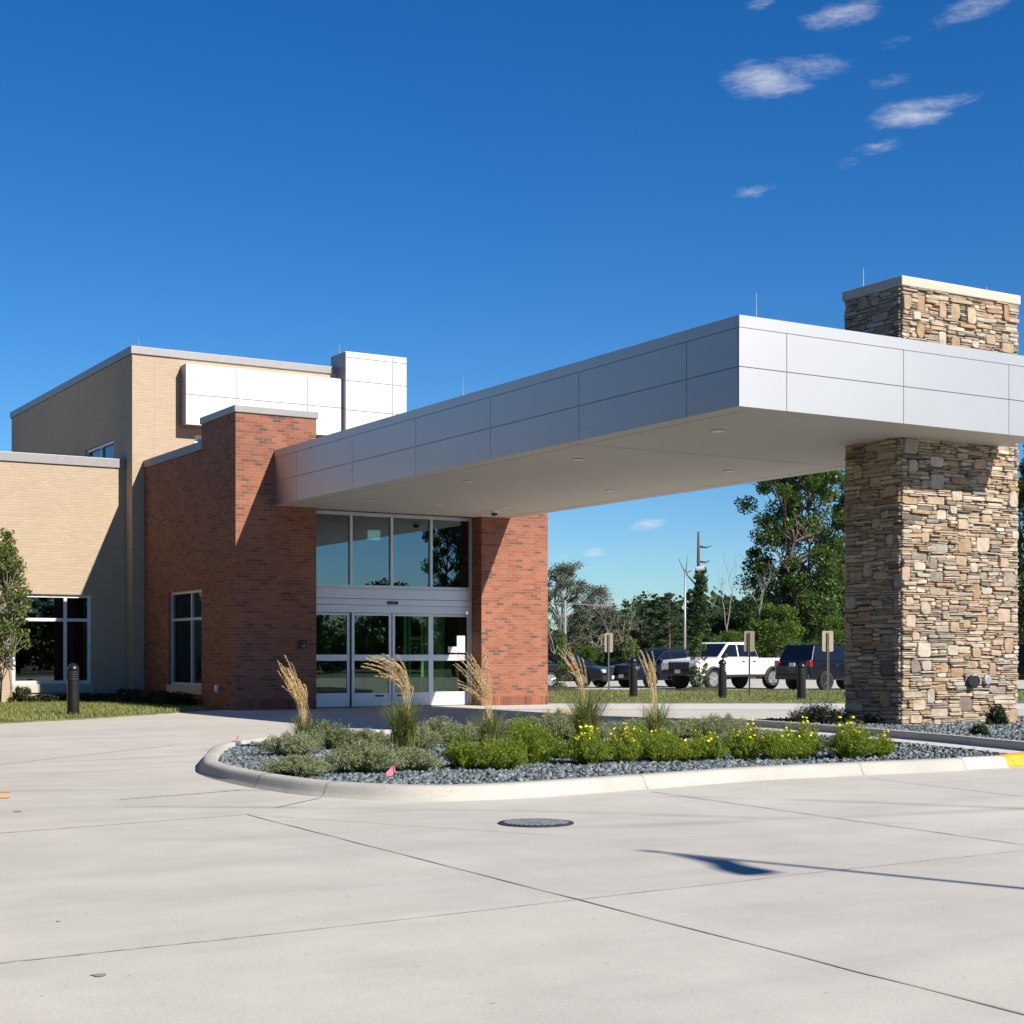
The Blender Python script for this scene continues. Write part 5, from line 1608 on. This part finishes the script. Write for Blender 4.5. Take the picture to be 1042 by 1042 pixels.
def sign(px, base, top, ph, label, rot, wid=.32):
    p = gp(px, base, .03); t = p[0]*Fx + p[1]*Fy; h = zat(top, t)
    root = empty('parking_sign', (0, 0, 0), 0, label, 'sign', 'parking signs seen from behind')
    mb = MB()
    mb.box(-.028, .028, -.012, .012, 0, h - .05); mb.box(-.028, -.018, -.03, -.0125, 0, h - .05); mb.box(.018, .028, -.03, -.0125, 0, h - .05)
    mb.build('post', M['sign_post'], root)
    z1_, z0_ = h, zat(ph, t)
    mb = MB(); c = .03; W2 = wid/2
    pr = [(-W2+c, z0_), (W2-c, z0_), (W2, z0_+c), (W2, z1_-c), (W2-c, z1_), (-W2+c, z1_), (-W2, z1_-c), (-W2, z0_+c)]
    mb.extr(pr, .014, .019)
    mb.build('plate', M['sign_back'], root)
    for zz in (z0_ + .12, z1_ - .12):
        mb = MB(); mb.tube([(0, -.036, zz), (0, .013, zz)], .012, 6); mb.build('bolt', M['steel'], root)
    root.location = p; root.rotation_euler = (0, 0, rot)
zr = math.atan2(Ry, Rx)
sign(619.5, 703.5, 645, 664.5, 'back of a parking sign between black sedan and blue crossover', zr + .1, .31)
sign(762.5, 709, 643, 664, 'back of a parking sign in front of the white pickup doors', zr - .15, .33)
sign(842.5, 711, 643, 664, 'back of a parking sign beside the pillar in front of the dark suv', zr + .15, .35)
# lamp post beyond the cars
p = at(697, 78); zt = zat(582, 78)
lp = empty('lamp_post', p, 0, 'tall thin grey lamp post with one short arm beyond the parked cars', 'lamp post')
mb = MB(); mb.tube([(p[0], p[1], 0), (p[0], p[1], zt)], [.065, .045], 10); mb.build('pole', M['steel'], lp, smooth=True)
e = (p[0] + Rx*.62, p[1] + Ry*.62, zt + .16)
mb = MB(); mb.tube([(p[0], p[1], zt - .08), (p[0]+Rx*.3, p[1]+Ry*.3, zt + .06), e], .035, 8); mb.build('arm', M['steel'], lp, smooth=True)
mb = MB(); mb.tube([(e[0]-Rx*.08, e[1]-Ry*.08, e[2]), (e[0]+Rx*.34, e[1]+Ry*.34, e[2]+.05)], [.10, .13], 10); mb.build('lamp_head', M['alu'], lp, bevel=.02)
# pole line by the pier
p = at(575, 88); zt = zat(611, 88)
up = empty('wire_pole', p, 0, 'thin grey pole carrying a wire just right of the brick pier', 'pole')
mb = MB(); mb.tube([(p[0], p[1], 0), (p[0], p[1], zt)], [.09, .07], 8); mb.build('pole', M['steel'], up)
q0, q1 = at(535, 88), at(632, 92)
mb = MB(); zz = zat(614, 88); mb.tube([(q0[0], q0[1], zz + .05), (p[0], p[1], zz), ((p[0]+q1[0])/2, (p[1]+q1[1])/2, zz - .04), (q1[0], q1[1], zz+.02)], .022, 5); mb.build('wire', M['steel'], up)
p2 = at(535, 88)
mb = MB(); mb.tube([(p2[0], p2[1], 0), (p2[0], p2[1], zt)], [.09, .07], 8); mb.build('pole', M['steel'], up)
# drain cover
c = gp(545.5, 838, 0); tdc = c[0]*Fx + c[1]*Fy; R_ = 38.5/FPX*tdc
dc = empty('drain_cover', (c[0], c[1], 0), 0, 'round dark iron drain cover set in the concrete before the island', 'drain cover')
mb = MB(); mb.lathe([(R_, .001), (R_, .010), (R_-.03, .012)], 40, c); mb.build('frame', M['iron'], dc)
mb = MB()
for k in range(-6, 7):
    y = k*R_*.14; L = math.sqrt(max(0, (R_-.04)**2 - y*y))
    a = .5
    d = Vector((math.cos(a), math.sin(a), 0)); s_ = Vector((-math.sin(a), math.cos(a), 0))
    A = Vector(c) + s_*y - d*L; B = Vector(c) + s_*y + d*L
    mb.tube([(A.x, A.y, .0095), (B.x, B.y, .0095)], .008, 5)
mb.build('bars', plain('worn_iron', (.21, .215, .22), .5, .4, var=.3, scale=15), dc)

# flag pole behind the viewpoint: only its shadow reaches the picture
g0 = Vector(gp(660, 866)); hp = 7.0
base = g0 + Vector((SUNV[0], SUNV[1], 0)) * hp; base.z = 0
fp = empty('flag_pole', base, 0, 'flag pole whose shadow with a limp flag lies across the concrete', 'flag pole')
mb = MB(); mb.tube([base, base + Vector((0, 0, hp*.5)), base + Vector((0, 0, hp))], [.05, .042, .03], 12); mb.build('pole', M['white'], fp)
mb = MB(); mb.lathe([(.02, -.05), (.05, 0), (.02, .05)], 12, base + Vector((0, 0, hp))); mb.build('finial', M['steel'], fp)
wdir = Vector((-.95, -.31, 0)).normalized(); sdir = Vector((-SUNV[0], -SUNV[1], 0))
def flag_pt(px, py):
    g_ = Vector(gp(px, py)) - base
    det = wdir.x*sdir.y - wdir.y*sdir.x
    a = (g_.x*sdir.y - g_.y*sdir.x)/det; z_ = (wdir.x*g_.y - wdir.y*g_.x)/det
    return base + wdir*a + Vector((0, 0, z_))
A, B, C_, D = flag_pt(678, 869), flag_pt(742, 876.5), flag_pt(786, 887.5), flag_pt(744, 890)
for q in (A, B):
    q.x, q.y = base.x + wdir.x*.04, base.y + wdir.y*.04
nrm = Vector((0, 0, 1)).cross(wdir)
rows = []
for i in range(11):
    u = i/10; row = []
    for j in range(11):
        v = j/10
        q = A.lerp(B, u).lerp(D.lerp(C_, u), v) + nrm*.10*math.sin(v*7 + u*2)*v
        q.z -= .08*math.sin(v*math.pi)*(1-u)
        row.append(tuple(q))
    rows.append(row)
mb = MB(); mb.grid(rows)
fo = mb.build('flag', M['flagcloth'], smooth=True); tag(fo, 'limp flag hanging from the pole behind the viewpoint', 'flag')

# ================================================================ CAMERA, SKY, SUN
cam = bpy.data.cameras.new('camera'); co = bpy.data.objects.new('camera', cam); COL.objects.link(co)
co.location = (0, 0, H); co.rotation_euler = (math.radians(90), 0, -TH)
cam.sensor_width = 36.0; cam.lens = 36.0*FPX/1042.0
cam.shift_x = 0.0; cam.shift_y = (HORIZON - 521.0)/1042.0
cam.clip_start = .1; cam.clip_end = 5000
scene.camera = co
sv = Vector(SUNV).normalized()
sl = bpy.data.lights.new('sun', 'SUN'); so_ = bpy.data.objects.new('sun', sl); COL.objects.link(so_)
sl.energy = SUN_E; sl.angle = math.radians(.53); sl.color = (1.0, .935, .84)
so_.rotation_euler = sv.to_track_quat('Z', 'Y').to_euler(); so_.location = (0, -20, 40)

w = bpy.data.worlds.new('World'); scene.world = w; w.use_nodes = True
nt = w.node_tree; nt.nodes.clear()
out = nt.nodes.new('ShaderNodeOutputWorld')
sky = nt.nodes.new('ShaderNodeTexSky'); sky.sky_type = 'NISHITA'; sky.sun_disc = False
sky.sun_elevation = math.asin(sv.z); sky.sun_rotation = math.atan2(sv.x, sv.y)
sky.altitude = 300; sky.air_density = 1.0; sky.dust_density = SKY_DUST; sky.ozone_density = SKY_OZ
hs0 = N(nt, 'HueSaturation', Hue=SKY_HUE, Saturation=SKY_SAT, Value=SKY_VAL, Color=sky.outputs[0])
hs_ = hs0.outputs[0]
hs_ = mix(nt, 1.0, hs_, SKY_TINT, 'MULTIPLY')
# clouds: soft noise masses at fixed directions of the sky
dirn = nt.nodes.new('ShaderNodeTexCoord').outputs['Generated']
dirn = N(nt, 'VectorMath', {'operation': 'NORMALIZE'}, i0=dirn).outputs[0]
def dot(v):
    n = N(nt, 'VectorMath', {'operation': 'DOT_PRODUCT'}, i0=dirn); n.inputs[1].default_value = v
    return n.outputs['Value']
def m_(op, a, b=None, c=None, clamp=False):
    kw = {'i0': a}
    if b is not None: kw['i1'] = b
    if c is not None: kw['i2'] = c
    return N(nt, 'Math', {'operation': op, 'use_clamp': clamp}, **kw).outputs[0]
total = None
for px, py, ax, ay, rot, amp in CLOUDS:
    d = Vector((*ray(px), (HORIZON - py)/FPX)).normalized()
    rt = Vector((Rx, Ry, 0)); u_ = (rt - d*rt.dot(d)).normalized(); v_ = d.cross(u_)*-1
    c_, s_ = math.cos(rot), math.sin(rot)
    e1 = (u_*c_ + v_*s_) / (ax/FPX); e2 = (v_*c_ - u_*s_) / (ay/FPX)
    o1 = m_('SUBTRACT', dot(tuple(e1)), e1.dot(d)); o2 = m_('SUBTRACT', dot(tuple(e2)), e2.dot(d))
    q = m_('ADD', m_('MULTIPLY', o1, o1), m_('MULTIPLY', o2, o2))
    fwd = m_('GREATER_THAN', dot(tuple(d)), .5)
    g_ = m_('MULTIPLY', m_('MULTIPLY', m_('SUBTRACT', 1.0, q, clamp=True), amp), fwd)
    total = g_ if total is None else m_('MAXIMUM', total, g_)
upv = Vector((0, 0, 1))
mp = N(nt, 'Mapping', Vector=dirn); mp.inputs['Scale'].default_value = (1, 1, 3.4)
n1 = N(nt, 'TexNoise', Vector=mp.outputs[0], Scale=28.0, Detail=9.0, Roughness=.62, Distortion=.5).outputs['Fac']
n2 = N(nt, 'TexNoise', Vector=mp.outputs[0], Scale=130.0, Detail=5.0, Roughness=.6).outputs['Fac']
nn = m_('ADD', m_('MULTIPLY', n1, .75), m_('MULTIPLY', n2, .25))
dens = m_('SUBTRACT', m_('ADD', total, m_('MULTIPLY', m_('SUBTRACT', nn, .5), 2.3)), .40)
dens = m_('MULTIPLY', m_('MULTIPLY', dens, m_('GREATER_THAN', total, .001)), .95, clamp=True)
dens = m_('POWER', dens, 1.5)
dens = m_('MULTIPLY', dens, m_('MULTIPLY', total, 1.6, clamp=True), clamp=True)
cl = mix(nt, m_('MULTIPLY', dens, .74), hs_, CLOUD_COL)
bg = N(nt, 'Background', Color=cl, Strength=SKY_STR)
nt.links.new(bg.outputs[0], out.inputs[0])
scene.view_settings.view_transform = 'Standard'
scene.view_settings.look = 'None'
scene.view_settings.exposure = EXPO
scene.view_settings.gamma = 1.0
scene.cycles.max_bounces = 8
scene.cycles.transparent_max_bounces = 12
scene.cycles.glossy_bounces = 4
